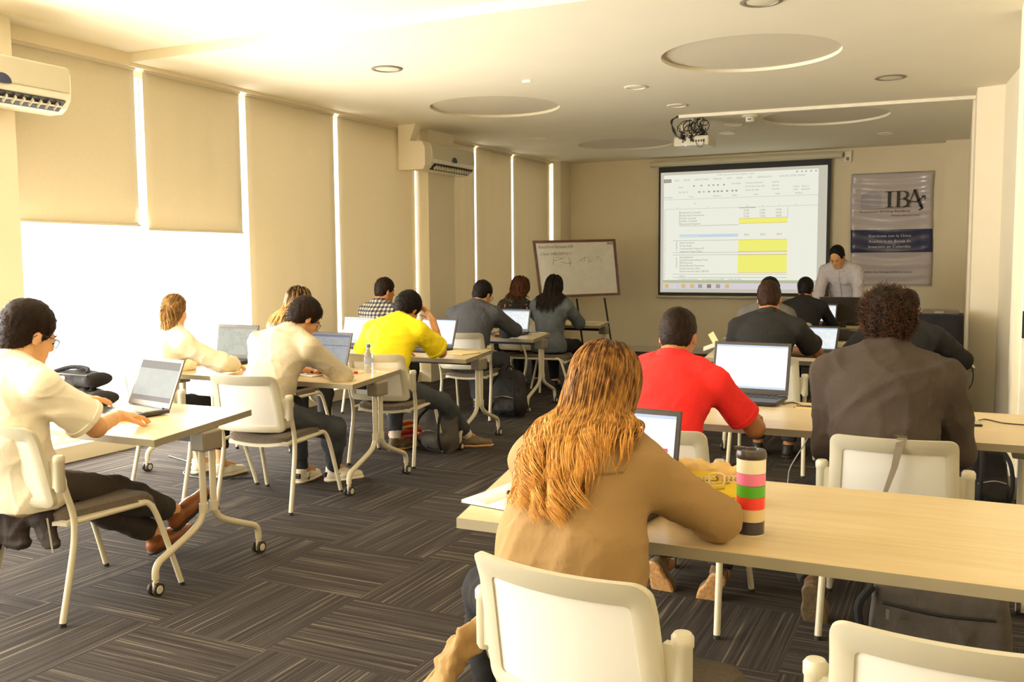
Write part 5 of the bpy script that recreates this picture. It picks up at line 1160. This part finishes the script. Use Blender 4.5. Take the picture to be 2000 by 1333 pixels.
P17, K17_ = person('standing instructor in a pale lilac shirt bending over the front table, facing the class', (-1.22, 11.72), 172, dict(h=.009, s=1.02, hip=.93, lean=26, curve=20, hy=.0, head=(38, -6, 0), shirt='shirt_lilac', sleeve=1.86, loose=.010, collar=.014, wr=.014, hem=.90, hair='hair_black', hth=.009, ns=500, hlen=.014, hr=.0013, face=True, brow=.05, skin='skin_mid', pants='trousers_black', seed=71, handL=(-.22, .42, .76), handR=(.22, .42, .76), poleL=(-1, 0, .3), poleR=(1, 0, .3), footL=(-.13, -.02), footR=(.13, .05), kneeL=(0, 1, 0), kneeR=(0, 1, 0), lwr=.004))
P1, K1 = person('person in a cream polo shirt and glasses typing at the left edge table', (-3.57, 2.60), 2, dict(h=.007, fine=1, s=1.03, hs=1.10, hip=.53, hemw=.022, side=-1, lean=-2, curve=34, wide=1.12, twist=-2, head=(22, -8, 0), shirt='polo_cream', sleeve=.80, loose=.012, collar=.014, wr=.010, wsc=12, hair='hair_brown', hth=.010, ns=1900, hlen=.016, hr=.0013, glasses=True, face=True, skin='skin_light', elR=(.25, .16, .80), handL=(-.20, .66, .79), handR=(.03, .64, .785), poleL=(-1, -.3, -.7), hdL=(.35, 1, -.12), hdR=(.15, 1, -.10), curlL=.34, curlR=.40, pants='trousers_dark', shoe='shoe_brown', footL=(.0, .80, .10), footR=(.06, .98, .17), toeL=(.25, 1, .25), toeR=(.3, .9, .75), leg=1.90, seed=81))
P2, K2 = person('person with a honey-blonde ponytail in a cream knit sweater by the bright window', (-4.72, 4.46), -4, dict(h=.009, fem=True, s=.95, lean=14, curve=18, head=(8, 26, 3), shirt='sweater_cream', e=.020, loose=.010, sleeve=1.9, hair='hair_honey', style='long', locks=700, hseg=22, tdir=(0, -.02, -.5), heven=.1, hlen=.42, clump=.75, clumps=14, tail=(0, -.112, .040), wave=.013, wavef=9, hr=.003, hth=.004, hamp=.001, skin='skin_light', handL=(-.15, .5, .765), handR=(.20, .52, .765), elR=(.30, .30, .80), pants='trousers_black', shoe='shoe_white', sole='shoe_white', leg=1.72, footR=(.14, .40), footL=(-.1, .42), seed=91, hem=.47))
P3, K3 = person('person in a light grey sweater and glasses, hunched over the second left table', (-3.81, 4.45), -2, dict(h=.008, s=1.02, lean=22, curve=28, wide=1.08, side=3, head=(34, -24, 0), shirt='sweater_grey', e=.016, loose=.008, sleeve=1.88, collar=.014, wr=.011, wsc=11, hair='hair_brown', hth=.014, ns=1500, hlen=.022, hr=.0015, glasses=True, face=True, skin='skin_mid', handL=(-.14, .48, .765), handR=(.08, .50, .765), poleR=(1, -.1, -.35), poleL=(-1, -.2, -.6), pants='jeans_blue', shoe='shoe_white', sole='shoe_white', stripes=True, sock='sock_dark', footR=(.02, .62, .09), toeR=(.65, .9, 0), kneeR=(.9, .4, .6), footL=(-.15, .5), leg=1.82, seed=101))
P4, _ = person('fair-haired person mostly hidden behind the head of the grey sweater person', (-4.93, 5.95), 0, dict(h=.012, fem=True, s=.99, lean=18, curve=22, head=(22, -6, 0), shirt='top_grey', sleeve=1.9, hair='hair_balayage', balay=.9, style='long', locks=300, hseg=16, hlen=.42, wave=.01, hr=.006, hth=.012, skin='skin_light', pants='jeans_dark', seed=111))
P5, _ = person('person in a dark and white checked shirt by the blinds, short dark hair', (-5.18, 7.70), -4, dict(h=.011, s=1.0, lean=8, curve=18, head=(12, -24, 0), shirt='plaid_cloth', sleeve=1.9, collar=.012, hair='hair_brown', hth=.010, ns=500, hlen=.016, hr=.0014, skin='skin_tan', pants='jeans_dark', seed=121))
P6, K6 = person('person in a bright yellow t-shirt holding a hand to the head', (-3.80, 5.77), 4, dict(h=.009, fine=1, s=1.02, lean=22, curve=30, wide=1.1, head=(38, -10, 4), shirt='tee_yellow', sleeve=.80, loose=.012, wr=.012, wsc=12, hair='hair_black', hth=.018, ns=1500, hlen=.022, hr=.0017, face=True, skin='skin_mid', handL=(-.16, .46, .765), handR=(.13, .43, 1.20), elR=(.26, .36, .80), poleL=(-1, -.2, -.5), hdR=(-.6, .05, .85), hnR=(.7, .6, .1), curlR=.4, pants='jeans_blue', shoe='shoe_olive', sole='shoe_tan', sock='sock_white', footR=(.36, .66, .09), kneeR=(.7, .6, .6), toeR=(.9, .5, 0), footL=(-.12, .35, .09), toeL=(.4, .9, 0), leg=1.86, seed=131))
P7, _ = person('person in a dark blue-grey sweater leaning on the fourth left table', (-4.12, 7.68), 4, dict(h=.010, s=1.03, lean=18, curve=26, wide=1.12, head=(28, -16, 0), shirt='sweater_blue', e=.016, loose=.010, sleeve=1.9, glasses=True, hair='hair_black', hth=.010, ns=700, hlen=.014, hr=.0014, skin='skin_mid', handL=(-.16, .48, .765), handR=(.12, .52, .765), poleR=(1, -.1, -.2), pants='jeans_blue', shoe='shoe_black', footR=(.1, .35, .09), seed=141))
P8, _ = person('person in a dark floral top with long brown hair, far left tables', (-4.55, 9.45), -4, dict(h=.012, fem=True, s=1.0, lean=16, curve=22, head=(18, -14, 0), shirt='floral_cloth', sleeve=1.8, hair='hair_chestnut', style='long', locks=300, hseg=16, hlen=.29, wave=.016, hr=.006, hth=.014, skin='skin_light', pants='trousers_black', seed=151))
P9, _ = person('person in a faded denim jacket with long straight black hair, farthest left table', (-4.05, 9.40), 0, dict(h=.011, fem=True, s=1.0, wide=1.16, lean=10, curve=20, head=(12, 2, 0), shirt='denim_jacket', e=.02, loose=.012, sleeve=1.9, hem=.47, hair='hair_black', style='long', locks=420, hseg=20, hlen=.46, wave=.006, hr=.0055, hth=.010, skin='skin_light', pants='trousers_black', seed=161, hgrav=(0, -.4, -1)))
# ================================================================ things on and around the tables
t = thing('tumbler', 'striped travel tumbler with brown lid in the foreground', 'tumbler', (-.497, 2.545, TH)); t.scale = (1.05, 1.05, 1.06)
prof_r = [.0345, .0350, .0355, .036, .0365, .037, .0375]; bands = [(0, .034, 'tumbler_navy'), (.034, .066, 'tumbler_sand'), (.066, .097, 'tumbler_red'), (.097, .128, 'tumbler_green'), (.128, .159, 'tumbler_pink'), (.159, .196, 'tumbler_white')]
m = MB(); m.lathe([(.033, .0), (.0345, .002), (.0345, .198), (.030, .199)], (0, 0, 0), n=48); cup = m.build('cup', 'tumbler_white', t, smooth=True)
for z0, z1, mt in bands:
    m = MB(); r0, r1 = .0352+.012*z0, .0352+.012*z1; m.lathe([(r0-.001, z0+.0005), (r0, z0+.001), (r1, z1-.0006), (r1-.001, z1)], (0, 0, .002), n=48); m.build('colour_band', mt, cup, smooth=True)
m = MB(); m.lathe([(.0375, .198), (.039, .200), (.039, .212), (.036, .219), (.020, .221), (.018, .216), (.002, .216)], (0, 0, 0), n=40); m.box((-.030, 0, .221), (.026, .018, .008)); m.build('lid', 'tumbler_lid', t, smooth=True)
# paper bag lying on its side
t = thing('paper_bag', 'crumpled kraft paper bag with yellow print beside the tumbler', 'paper bag', (-.70, 2.86, TH), R(14))
nx, nv_ = 26, 28; vs = []
for i in range(nx+1):
    u = i/nx; x = -.14+.29*u; wy = .055-.015*u; wz = .062-.018*abs(u-.25)
    if u > .8: wz *= 1+.5*(u-.8)/.2; wy *= 1-.75*(u-.8)/.2
    if u < .12: wz *= .75+u*2; wy *= .8
    for k in range(nv_):
        a = 2*pi*k/nv_; c, s_ = math.cos(a), math.sin(a); e = .45
        y = math.copysign(abs(c)**e, c)*wy; zz = math.copysign(abs(s_)**e, s_)*wz
        cr = .006*math.sin(9*u*3+a*2)+.005*math.sin(23*u+a*5)+.004*math.sin(41*u-a*3); top = .03*max(0, (u-.75)/.25)**1.5+.02*max(0, (.15-u)/.15)
        vs.append((x+cr*.4, y+cr*.5*(s_ > -.6), max(.001, zz+wz+top*(s_ > 0)+cr*.7*(s_ > -.5))))
fs = [(i*nv_+k, (i+1)*nv_+k, (i+1)*nv_+(k+1) % nv_, i*nv_+(k+1) % nv_) for i in range(nx) for k in range(nv_)]+[tuple(range(nv_)), tuple(nx*nv_+k for k in range(nv_))[::-1]]
m = MB(); m.add(vs, fs); bag = m.build('bag_body', 'kraft_paper', t, smooth=True)
m = MB()
def fr(u, v, dy=0): x = -.14+.29*u; return Vector((x, -(.0555-.015*u)-.0055-dy, .012+v*.11))
def fq(u0, u1, v0, v1, mi, dy=0): c = [fr(u0, v0, dy), fr(u1, v0, dy), fr(u1, v1, dy), fr(u0, v1, dy)]; m.add(c, [(0, 1, 2, 3)], mi)
fq(.30, .86, .08, .52, 1, 0); fq(.30, .60, .55, .80, 1, 0)
for q in range(5): c = fr(.36+.05*q, .57, .001); m.tube([c+Vector((.010*math.cos(a), 0, .010*math.sin(a))) for a in np.linspace(0, 5.2, 10)], .0018, n=5, mi=0)
for q in range(4): c = fr(.70+.05*q, .60, .001); m.tube([c+Vector((.010*math.cos(a), 0, .010*math.sin(a))) for a in np.linspace(0, 5.2, 10)], .0018, n=5, mi=0)
c = fr(.60, .58, .001); m.tube([c+Vector((math.copysign(abs(math.cos(a))**.6, math.cos(a))*.024, 0, math.copysign(abs(math.sin(a))**.6, math.sin(a))*.019)) for a in np.linspace(0, 2*pi, 28)], .0028, n=5, mi=0)
m.tube([fr(.59, .66, .001), fr(.615, .60, .001), fr(.59, .53, .001)], .0018, n=5, mi=2)
for s_, u, v, wf in (('La primera bolsa con la mitad', .36, .34, .11), ('de huella ambiental', .44, .22, .07), ('del papel', .52, .11, .035)):
    tm = MB(); text_mb(tm, s_, 0, 0, .008, 0, 0, wfit=wf)
    o0 = fr(u, v, .002); m.add([o0+Vector((v_[0], v_[0]*.05, v_[2]+v_[0]*.12)) for v_ in tm.v], tm.f, 2)
m.build('printed_label', ['kraft_white', 'kraft_print', 'kraft_ink'], bag)
# notebooks, papers, pens
def book(name, label, cat, x, y, deg, w_, d_, th, mt, open_=True, z=TH, grp=None):
    t = thing(name, label, cat, (x, y, z), R(deg), grp)
    m = MB(); n = 8
    if open_:
        for s_ in (-1, 1):
            vs = []
            for i in range(n+1):
                u = i/n; x_ = s_*w_/2*u; h_ = th*(1-(1-u)**4*.6)*(.75+.25*math.cos(u*2.2)); vs += [(x_, -d_/2, .001), (x_, d_/2, .001), (x_, d_/2, h_), (x_, -d_/2, h_)]
            fs = [(4*i+a, 4*i+(a+1) % 4, 4*i+4+(a+1) % 4, 4*i+4+a) for i in range(n) for a in range(4)]+[(0, 1, 2, 3), (4*n, 4*n+1, 4*n+2, 4*n+3)]; m.add(vs, fs)
        m.build('pages', mt, t); m = MB(); m.b2(-w_/2-.004, w_/2+.004, -d_/2-.004, d_/2+.004, 0, .0015); m.build('cover', 'ink_dark', t)
    else:
        m.b2(-w_/2, w_/2, -d_/2, d_/2, .001, th); m.build('pages', mt, t, bevel=.002); m = MB(); m.b2(-w_/2-.002, w_/2+.002, -d_/2-.002, d_/2+.002, 0, .0015); m.build('cover', 'ink_dark', t)
    return t
def pen(label, x, y, deg, mt='black_plastic', z=TH+.005):
    t = thing('pen', label, 'pen', (x, y, z), R(deg)); m = MB(); m.tube([(-.065, 0, 0), (.045, 0, 0)], .0045, n=10); m.tube([(.045, 0, 0), (.068, 0, 0)], [.0045, .001], n=10); m.build('barrel', mt, t, smooth=True)
    m = MB(); m.tube([(-.068, 0, 0), (-.03, 0, 0)], .0052, n=10); m.b2(-.065, -.032, -.001, .001, .004, .007); m.build('cap', mt, t, smooth=True)
book('notebook', 'open white notebook at the left corner of the foreground table', 'notebook', -1.255, 2.62, -10, .20, .27, .018, 'paper'); pen('dark pen lying on the foreground white notebook', -1.24, 2.66, 70, z=TH+.022)
book('notebook', 'white notepad under the sleeve of the grey sweater', 'notebook', -3.86, 5.03, -12, .16, .21, .008, 'paper', False); pen('dark pen on the notepad by the grey sweater', -3.90, 5.06, 5, z=TH+.013)
book('notebook', 'open cream notebook near the corner of the third left table', 'notebook', -3.68, 6.66, -14, .30, .22, .016, 'manila'); 
book('notebook', 'white notepad beside the dark blue sweater', 'notebook', -3.97, 8.78, -16, .20, .24, .008, 'paper', False); pen('blue pen on the notepad beside the dark blue sweater', -3.94, 8.74, 30, 'banner_blue', z=TH+.013); pen('dark pen by the notepad on the fourth left table', -4.09, 8.86, 50, 'banner_navy', z=TH+.005)
book('paper_sheet', 'pale greenish sheet on the farthest left table', 'paper', -3.98, 10.40, 10, .21, .29, .002, 'cap_pale', False) if mat('cap_pale', rgb(190, 200, 180), .8) else None
book('paper_sheet', 'white sheet at the left corner of the pale right-side table', 'paper', -1.92, 8.92, -5, .18, .20, .002, 'paper', False)
pen('white pen lying behind the water bottle', -3.50, 5.28, -10, 'white_trim')
t = thing('marker_cap', 'small red and white marker lying left of the water bottle', 'marker', (-3.625, 5.16, TH+.011), R(60)); m = MB(); m.tube([(-.022, 0, 0), (.005, 0, 0)], .009, n=12); m.build('red_tip', 'helmet_red', t, smooth=True); m = MB(); m.tube([(.005, 0, 0), (.05, 0, 0)], .008, n=12); m.build('barrel', 'white_trim', t, smooth=True)
t = thing('water_bottle', 'small clear water bottle with blue cap on the second left table', 'water bottle', (-3.605, 5.27, TH))
m = MB(); pr_ = [(.026, 0), (.029, .004), (.029, .03), (.0275, .035), (.029, .04), (.029, .055), (.0275, .06), (.029, .065), (.029, .10), (.027, .108), (.029, .115), (.026, .135), (.014, .158), (.0125, .166), (.0125, .176)]; m.lathe(pr_, (0, 0, 0), n=28); m.build('bottle_body', 'clear_plastic', t, smooth=True)
m = MB(); m.lathe([(.0295, .066), (.0297, .067), (.0297, .098), (.0295, .099)], (0, 0, 0), n=28); m.build('label_wrap', 'clear_label', t, smooth=True) if mat('clear_label', rgb(215, 222, 228), .3, trans=.6) else None
m = MB(); m.lathe([(.0155, .170), (.0155, .190), (.013, .193), (.002, .193)], (0, 0, 0), n=24); m.build('cap', 'cap_blue', t, smooth=True)
def cable(name, label, pts, r, mt='black_plastic'):
    m = MB(); m.tube(arc(pts, 8), r, n=8); return tag(m.build(name, mt, smooth=True), label, 'cable')
cable('charging_cable', 'black laptop cable running to the brown cable slot', [(-.80, 4.90, TH+.004), (-.77, 4.97, TH+.004), (-.74, 4.95, TH+.004), (-.70, 4.88, TH+.004), (-.66, 4.87, TH+.006)], .003)
cable('phone_cable', 'thin black cable curling across the right end of the tabletop', [(.10, 4.74, TH+.006), (.13, 4.80, TH+.003), (.20, 4.72, TH+.003), (.30, 4.70, TH+.003), (.36, 4.66, TH+.003)], .0025)
cable('power_cable', 'black cable hanging off the table beside the pillar', [(.0, 7.16, TH+.004), (.075, 7.12, TH+.004), (.10, 7.06, TH-.005), (.10, 7.04, .62), (.055, 7.05, .52), (.06, 7.06, .40), (.10, 7.05, .28), (.10, 7.08, .05)], .004)
cable('white_cable', 'white cable dangling under the second right table', [(-.62, 4.6, TH-.035), (-.64, 4.62, .60), (-.72, 4.66, .45), (-.74, 4.7, .36), (-.78, 4.7, .34)], .0028, 'white_trim')
cable('floor_cable', 'thin black cable on the carpet behind the first left table', [(-5.4, 5.2, .006), (-5.0, 5.05, .006), (-4.85, 4.8, .006), (-4.6, 4.75, .006), (-4.3, 4.9, .006)], .004)
cable('floor_cable', 'black cable loop on the carpet beside the front leg of the cream polo person', [(-4.62, 4.05, .006), (-4.45, 4.02, .006), (-4.38, 4.10, .006), (-4.45, 4.2, .006), (-4.6, 4.22, .006)], .004)
t = thing('mobile_phone', 'phone lying by the elbow of the curly-haired person', 'phone', (.065, 4.66, TH), R(12)); m = MB(); m.b2(-.036, .036, -.072, .072, .001, .009); m.build('body', 'black_plastic', t, bevel=.004); m = MB(); m.b2(-.032, .032, -.06, .06, .009, .0096); m.build('glass', 'phone_glass', t)
t = thing('power_adapter', 'black power adapter on the instructor table', 'power adapter', (-1.15, 10.72, TH), R(10)); m = MB(); m.b2(-.05, .05, -.03, .03, .0, .05); m.build('brick', 'black_plastic', t, bevel=.006); m = MB(); m.tube(arc([(0, -.03, .02), (0, -.06, .005), (.03, -.10, -.05), (.0, -.115, -.15)], 6), .004, n=8); m.build('cord', 'black_plastic', t)
t = thing('computer_mouse', 'white mouse behind the hands on the left front table', 'mouse', (-3.99, 3.655, TH), R(-20))
F_ = Field(); F_.ell((0, 0, .012), (.032, .055, .022), k=.01); F_.plane((0, 0, .001), (0, 0, -1)); fobj('shell', F_, .004, 'white_trim', t); m = MB(); m.tube([(-.003, .03, .033), (.003, .03, .033)], .006, n=12); m.build('wheel', 'black_plastic', t)
# envelope, puffy jacket, cloth covered box
t = thing('manila_envelope', 'beige folded papers propped behind the red polo laptop', 'papers', (-1.76, 7.5, TH)); m = MB(); m.box((0, 0, .075), (.05, .004, .19), Euler((R(-12), R(-32), 0)).to_matrix()); m.build('upright_sheet', 'manila', t); m = MB(); m.box((-.06, .02, .04), (.10, .14, .006), Euler((R(8), R(-22), R(10))).to_matrix()); m.build('flat_sheet', 'paper', t)
def soft(name, label, cat, loc, rz, parts, mt, h=.012, amp=.012, sc=16, seed=5, flat=True):
    t = thing(name, label, cat, loc, R(rz)); F_ = Field()
    for q in parts: (F_.cone if q[0] == 'c' else F_.ell)(*q[1:])
    if flat: F_.plane((0, 0, .004), (0, 0, -1))
    fobj('main_body', F_, h, mt, t, amp, sc, seed, .6); return t
t = soft('backpack', 'black backpack lying on the pale right-side table', 'backpack', (-1.03, 8.92, TH), 0, [('c', (-.17, 0, .05), (.17, .02, .05), .055, .05), ('c', (-.12, .08, .06), (.12, .1, .055), .05, .05)], 'bag_black'); m = MB(); m.tube(arc([(-.1, -.06, .05), (0, -.08, .08), (.1, -.06, .05)], 6), .008, n=8); m.build('strap', 'bag_dark', t)
t = thing('covered_box', 'tall black cloth-covered box beside the pillar, silver case on top', 'box', (-.14, 9.62, 0))
m = MB(); n = 40; vs = []
for j, (zz, k_) in enumerate(((0, 1.06), (.3, 1.04), (.7, 1.02), (.93, 1.0), (.945, .98))):
    for i in range(n):
        a = 2*pi*i/n; c, s_ = math.cos(a), math.sin(a); x = math.copysign(abs(c)**.25, c)*.19; y = math.copysign(abs(s_)**.25, s_)*.25; w_ = 1+.03*math.sin(a*9)*(1-zz); vs.append((x*k_*w_, y*k_*w_, zz))
m.add(vs, [(j*n+i, j*n+(i+1) % n, (j+1)*n+(i+1) % n, (j+1)*n+i) for j in range(4) for i in range(n)]+[tuple(4*n+i for i in range(n)), tuple(range(n))[::-1]]); m.build('cloth_cover', 'bag_dark', t, smooth=True)
m = MB(); m.b2(-.17, .15, -.10, .12, .946, .985); m.build('silver_case', 'grey_lid', t, bevel=.006); m = MB(); m.b2(-.06, .02, -.108, -.10, .955, .975); m.build('case_latch', 'steel', t)
# bags on the left front table
def bag3(name, label, loc, rz, dims, mt, strap=True, zip_=True):
    t = thing(name, label, 'bag', loc, R(rz)); a, b, c = dims; F_ = Field()
    F_.cone((-a/2+.04, 0, c*.45), (a/2-.04, 0, c*.45), c*.42, c*.40, (0, 1, 0), b/c*1.0, .03); F_.cone((-a/2+.05, -b*.2, c*.35), (a/2-.05, -b*.2, c*.35), c*.34, c*.34, k=.04); F_.plane((0, 0, .003), (0, 0, -1))
    o = fobj('main_body', F_, .010, mt, t, .010, 15, 8, .6)
    if zip_: m = MB(); m.tube(arc([(-a*.42, -b*.38, c*.72), (0, -b*.48, c*.75), (a*.42, -b*.38, c*.72)], 6), .004, n=6); m.build('zip', 'black_plastic', o)
    if strap: m = MB(); m.tube(arc([(-a*.3, -b*.3, c*.8), (-a*.1, -b*.1, c*1.02), (a*.15, 0, c*.98), (a*.3, -b*.2, c*.8)], 6), .011, n=8); m.build('handle', 'bag_dark', t, smooth=True)
    m = MB(); m.b2(-.02, .02, -b*.52, -b*.5, c*.5, c*.66); m.build('buckle', 'steel', t)
    return t
bag3('laptop_bag', 'black bag at the bottom of the pile on the left front table', (-4.17, 3.46, TH), -10, (.42, .22, .11), 'bag_black'); bag3('shoulder_bag', 'black bag lying on top of the pile on the left front table', (-4.22, 3.47, TH+.10), -4, (.40, .20, .10), 'bag_dark')
cable('adapter_cable', 'black cable beside the white mouse on the left front table', [(-3.97, 3.60, TH+.012), (-3.93, 3.62, TH+.03), (-3.86, 3.66, TH+.02), (-3.80, 3.62, TH+.01), (-3.84, 3.55, TH+.011)], .009)
# bags on the floor
def backpack(label, loc, rz, w_, d_, h_, mt, tilt=0):
    t = thing('backpack', label, 'backpack', loc, R(rz)); F_ = Field(); F_.cone((-w_*.22, 0, h_*.25), (-w_*.18, tilt, h_*.78), w_*.32, w_*.26, (0, 1, 0), d_/w_, .06); F_.cone((w_*.22, 0, h_*.25), (w_*.18, tilt, h_*.78), w_*.32, w_*.26, (0, 1, 0), d_/w_, .06); F_.cone((-w_*.2, -d_*.35, h_*.25), (w_*.2, -d_*.35, h_*.25), h_*.19, h_*.19, k=.03); F_.plane((0, 0, .003), (0, 0, -1))
    o = fobj('main_body', F_, .011, mt, t, .014, 14, 6, .6)
    for k in (-1, 1): m = MB(); m.tube(arc([(k*w_*.2, -d_*.35+tilt, h_*.92), (k*w_*.30, -d_*.75+tilt*.5, h_*.7), (k*w_*.33, -d_*.8, h_*.35), (k*w_*.25, -d_*.5, h_*.1)], 6), .012, n=8); m.build('strap', 'bag_dark', t, smooth=True)
    m = MB(); m.tube(arc([(-.04, tilt, h_*.97), (0, tilt, h_*1.05), (.04, tilt, h_*.97)], 5), .008, n=8); m.build('handle', 'bag_dark', t); m = MB(); m.tube(arc([(-w_*.3, -d_*.5, h_*.42), (0, -d_*.62, h_*.47), (w_*.3, -d_*.5, h_*.42)], 6), .004, n=6); m.build('zip', 'steel', o); return t
backpack('grey backpack on the carpet beside the leg of the yellow t-shirt person', (-3.60, 6.22, 0), -10, .34, .20, .38, 'bag_grey', .03)
backpack('black backpack on the carpet under the fourth left table', (-3.80, 7.86, 0), 5, .36, .22, .46, 'bag_black', .03)
backpack('black backpack with grey straps on the floor by the right wall', (.17, 6.02, 0), 20, .26, .2, .42, 'bag_dark')
t = thing('laptop_case', 'dark grey laptop bag standing on the floor under the foreground table', 'bag', (-.03, 3.50, 0), R(-4)); t.scale = (1, 1, 1.12)
F_ = Field(); 
for xx in (-.20, .20): F_.cone((xx, 0, .03), (xx*.93, .05, .26), .028, .03, k=.02)
F_.cone((-.19, .0, .05), (.19, 0, .05), .045, .045, (0, 0, 1), 1.2, .02); F_.cone((-.19, .02, .13), (.19, .02, .13), .04, .04, (0, 0, 1), 2.3, .03); F_.cone((-.18, .035, .22), (.18, .035, .22), .035, .035, (0, 0, 1), 1.6, .02); F_.plane((0, 0, .003), (0, 0, -1))
o = fobj('main_body', F_, .009, 'bag_grey', t, .008, 14, 3, .6); m = MB(); m.tube(arc([(-.18, -.03, .22), (0, -.035, .21), (.18, -.03, .22)], 5), .005, n=6); m.build('zip', 'black_plastic', o); m = MB(); m.box((-.16, -.045, .19), (.012, .008, .03)); m.build('zip_pull', 'steel', o)
m = MB(); m.tube(arc([(-.22, 0, .26), (-.26, -.04, .20), (-.24, -.03, .10), (-.21, 0, .04)], 6), .014, n=8); m.build('shoulder_strap', 'bag_dark', t, smooth=True)
t = thing('flyer', 'orange flyer on the dark box by the right wall', 'flyer', (.245, 6.22, .105), R(10)); m = MB(); m.b2(-.07, .05, -.05, .05, 0, .002); m.build('sheet', 'orange_card', t); m = MB(); m.b2(-.03, .03, -.02, .02, .002, .003); m.build('red_print', 'tumbler_red', t)
t = thing('floor_box', 'flat black box on the carpet by the right wall carrying an orange flyer', 'box', (.20, 6.20, 0)); m = MB(); m.b2(-.16, .10, -.10, .10, .0, .10); m.build('case', 'bag_dark', t, bevel=.006); m = MB(); m.b2(-.165, .105, -.104, .104, .098, .104); m.build('lid', 'black_plastic', t)
# helmet
t = thing('bicycle_helmet', 'red and gold bicycle helmet on the floor beneath the yellow t-shirt chair', 'helmet', (-3.98, 6.32, .03), R(-20))
m = MB(); nr, ns_ = 9, 30
for rib in range(7):
    a0 = -1.15+rib*2.3/6; vs = []
    for i in range(13):
        b = -pi*.02+pi*1.04*i/12; c = Vector((math.sin(a0)*.085, math.cos(b)*.135, 0)); hgt = .11*math.cos(a0)*math.sin(max(0, min(pi, b)))**.7+.05
        vs.append(Vector((c.x*(.35+.65*math.sin(max(0.0, min(pi, b)))), c.y, hgt)))
    m.tube(vs, [.010]*2+[.014]*9+[.010]*2, n=8, mi=rib % 2)
m.build('ribbed_shell', ['helmet_red', 'helmet_gold'], t, smooth=True)
m = MB(); m.tube([(.082*math.cos(a), .138*math.sin(a), .045) for a in np.linspace(0, 2*pi, 33)], .013, n=8); m.build('lower_rim', 'helmet_red', t, smooth=True)
m = MB(); m.tube(arc([(-.08, .02, .05), (-.05, .0, -.0), (0, 0, -.02), (.05, 0, 0), (.08, .02, .05)], 5), .004, n=6); m.build('chin_strap', 'bag_dark', t)
# strap over the curly person's chair
m = MB(); pts = [(-.17, 3.53, .845), (-.165, 3.545, .835), (-.175, 3.555, .80), (-.19, 3.57, .72), (-.22, 3.58, .62), (-.235, 3.60, .52)]
vs = []; 
for i, p in enumerate(pts): w_ = .020-.003*i; vs += [(p[0]-w_, p[1], p[2]), (p[0]+w_, p[1], p[2]), (p[0]+w_, p[1]-.003, p[2]), (p[0]-w_, p[1]-.003, p[2])]
m.add(vs, [(4*i+a, 4*i+(a+1) % 4, 4*i+4+(a+1) % 4, 4*i+4+a) for i in range(5) for a in range(4)]+[(0, 1, 2, 3), (20, 21, 22, 23)]); tag(m.build('bag_strap', 'strap_grey'), 'grey strap hanging over the chair back of the curly-haired person', 'strap')
# jacket hanging behind the cream polo person's chair
t = soft('jacket', 'dark brown jacket draped low on the chair at the left edge', 'jacket', (-3.62, 2.58, 0), 0, [('c', (-.16, 0, .42), (.20, .02, .42), .05, .04), ('c', (-.15, -.02, .42), (-.14, -.04, .20), .09, .06, (1, 0, 0), 1.5), ('c', (.02, .0, .42), (.05, .0, .30), .06, .04, (1, 0, 0), 2.2), ('c', (.2, .02, .42), (.24, .02, .31), .035, .03, (1, 0, 0), 2.0)], 'jacket_brown', .009, .014, 18, 4, False)
m = MB(); m.tube([(.27, -.015, .43), (.30, -.02, .29)], .004, n=6); m.build('zip', 'steel', t)
# the khaki coat's tail hanging behind the chair, collar seam
V_ = []; n1, n2 = 16, 22
F_ = Field(); lo3 = [(-.15, -.12, .60), (-.20, -.20, .50), (-.25, -.26, .38), (-.27, -.28, .22), (-.26, -.28, .10)]
for a, b, r0, r1 in ((0, 1, .020, .022), (1, 2, .022, .024), (2, 3, .024, .024), (3, 4, .024, .02)): F_.cone(lo3[a], lo3[b], r0, r1, (.8, .6, .1), 3.0, .02)
F_.cone((-.22, -.16, .52), (-.33, -.20, .28), .016, .018, (.5, .8, 0), 2.6, .02); F_.cone((-.20, -.24, .50), (-.21, -.32, .24), .016, .018, (1, .2, 0), 2.0, .02)
fobj('coat_tail', F_, .007, 'coat_khaki', P10, .022, 17, 5, .7)
m = MB(); up_, ls = K10['up'], K10['latS']; pts = []
for i in range(15):
    u = -1+2*i/14; p = K10['M2']*.45+K10['NB']*.55+ls*u*.155; q = p+np.array([0, -.3, .0]); 
    for _ in range(60):
        d_ = float(K10['T'].eval(q[None])[0]);
        if abs(d_) < .001: break
        q = q+np.array([0, 1., 0])*d_*.9
    pts.append(q-np.array([0, .004, 0]))
m.tube(pts, .0022, n=6); m.build('yoke_seam', 'seam_khaki', P10)
# belts
for P_, K_, mt in ((P1, K1, 'belt_brown'), (P3, K3, 'kraft_paper'), (P6, K6, 'belt_brown')):
    m = MB(); c = K_['P0']+np.array([0, 0, .045]); m.tube([c+np.array([.150*math.cos(a), .128*math.sin(a), -.012*math.sin(a)]) for a in np.linspace(0, 2*pi, 33)], .012, n=8); m.build('belt', mt, P_, smooth=True)

# shirt placket and buttons of the instructor
m = MB(); K17 = K17_; pts = []
for i in range(12):
    q = K17['P0']*(1-i/11)+K17['NB']*(i/11)+np.array([0, .4, -.02]); q = q.copy()
    for _ in range(60):
        d_ = float(K17['T'].eval(q[None])[0])
        if abs(d_) < .001: break
        q = q-np.array([0, 1., 0])*d_*.9
    pts.append(q+np.array([0, .002, 0]))
m.tube(pts, .004, n=6); m.build('button_placket', 'shirt_lilac', P17)
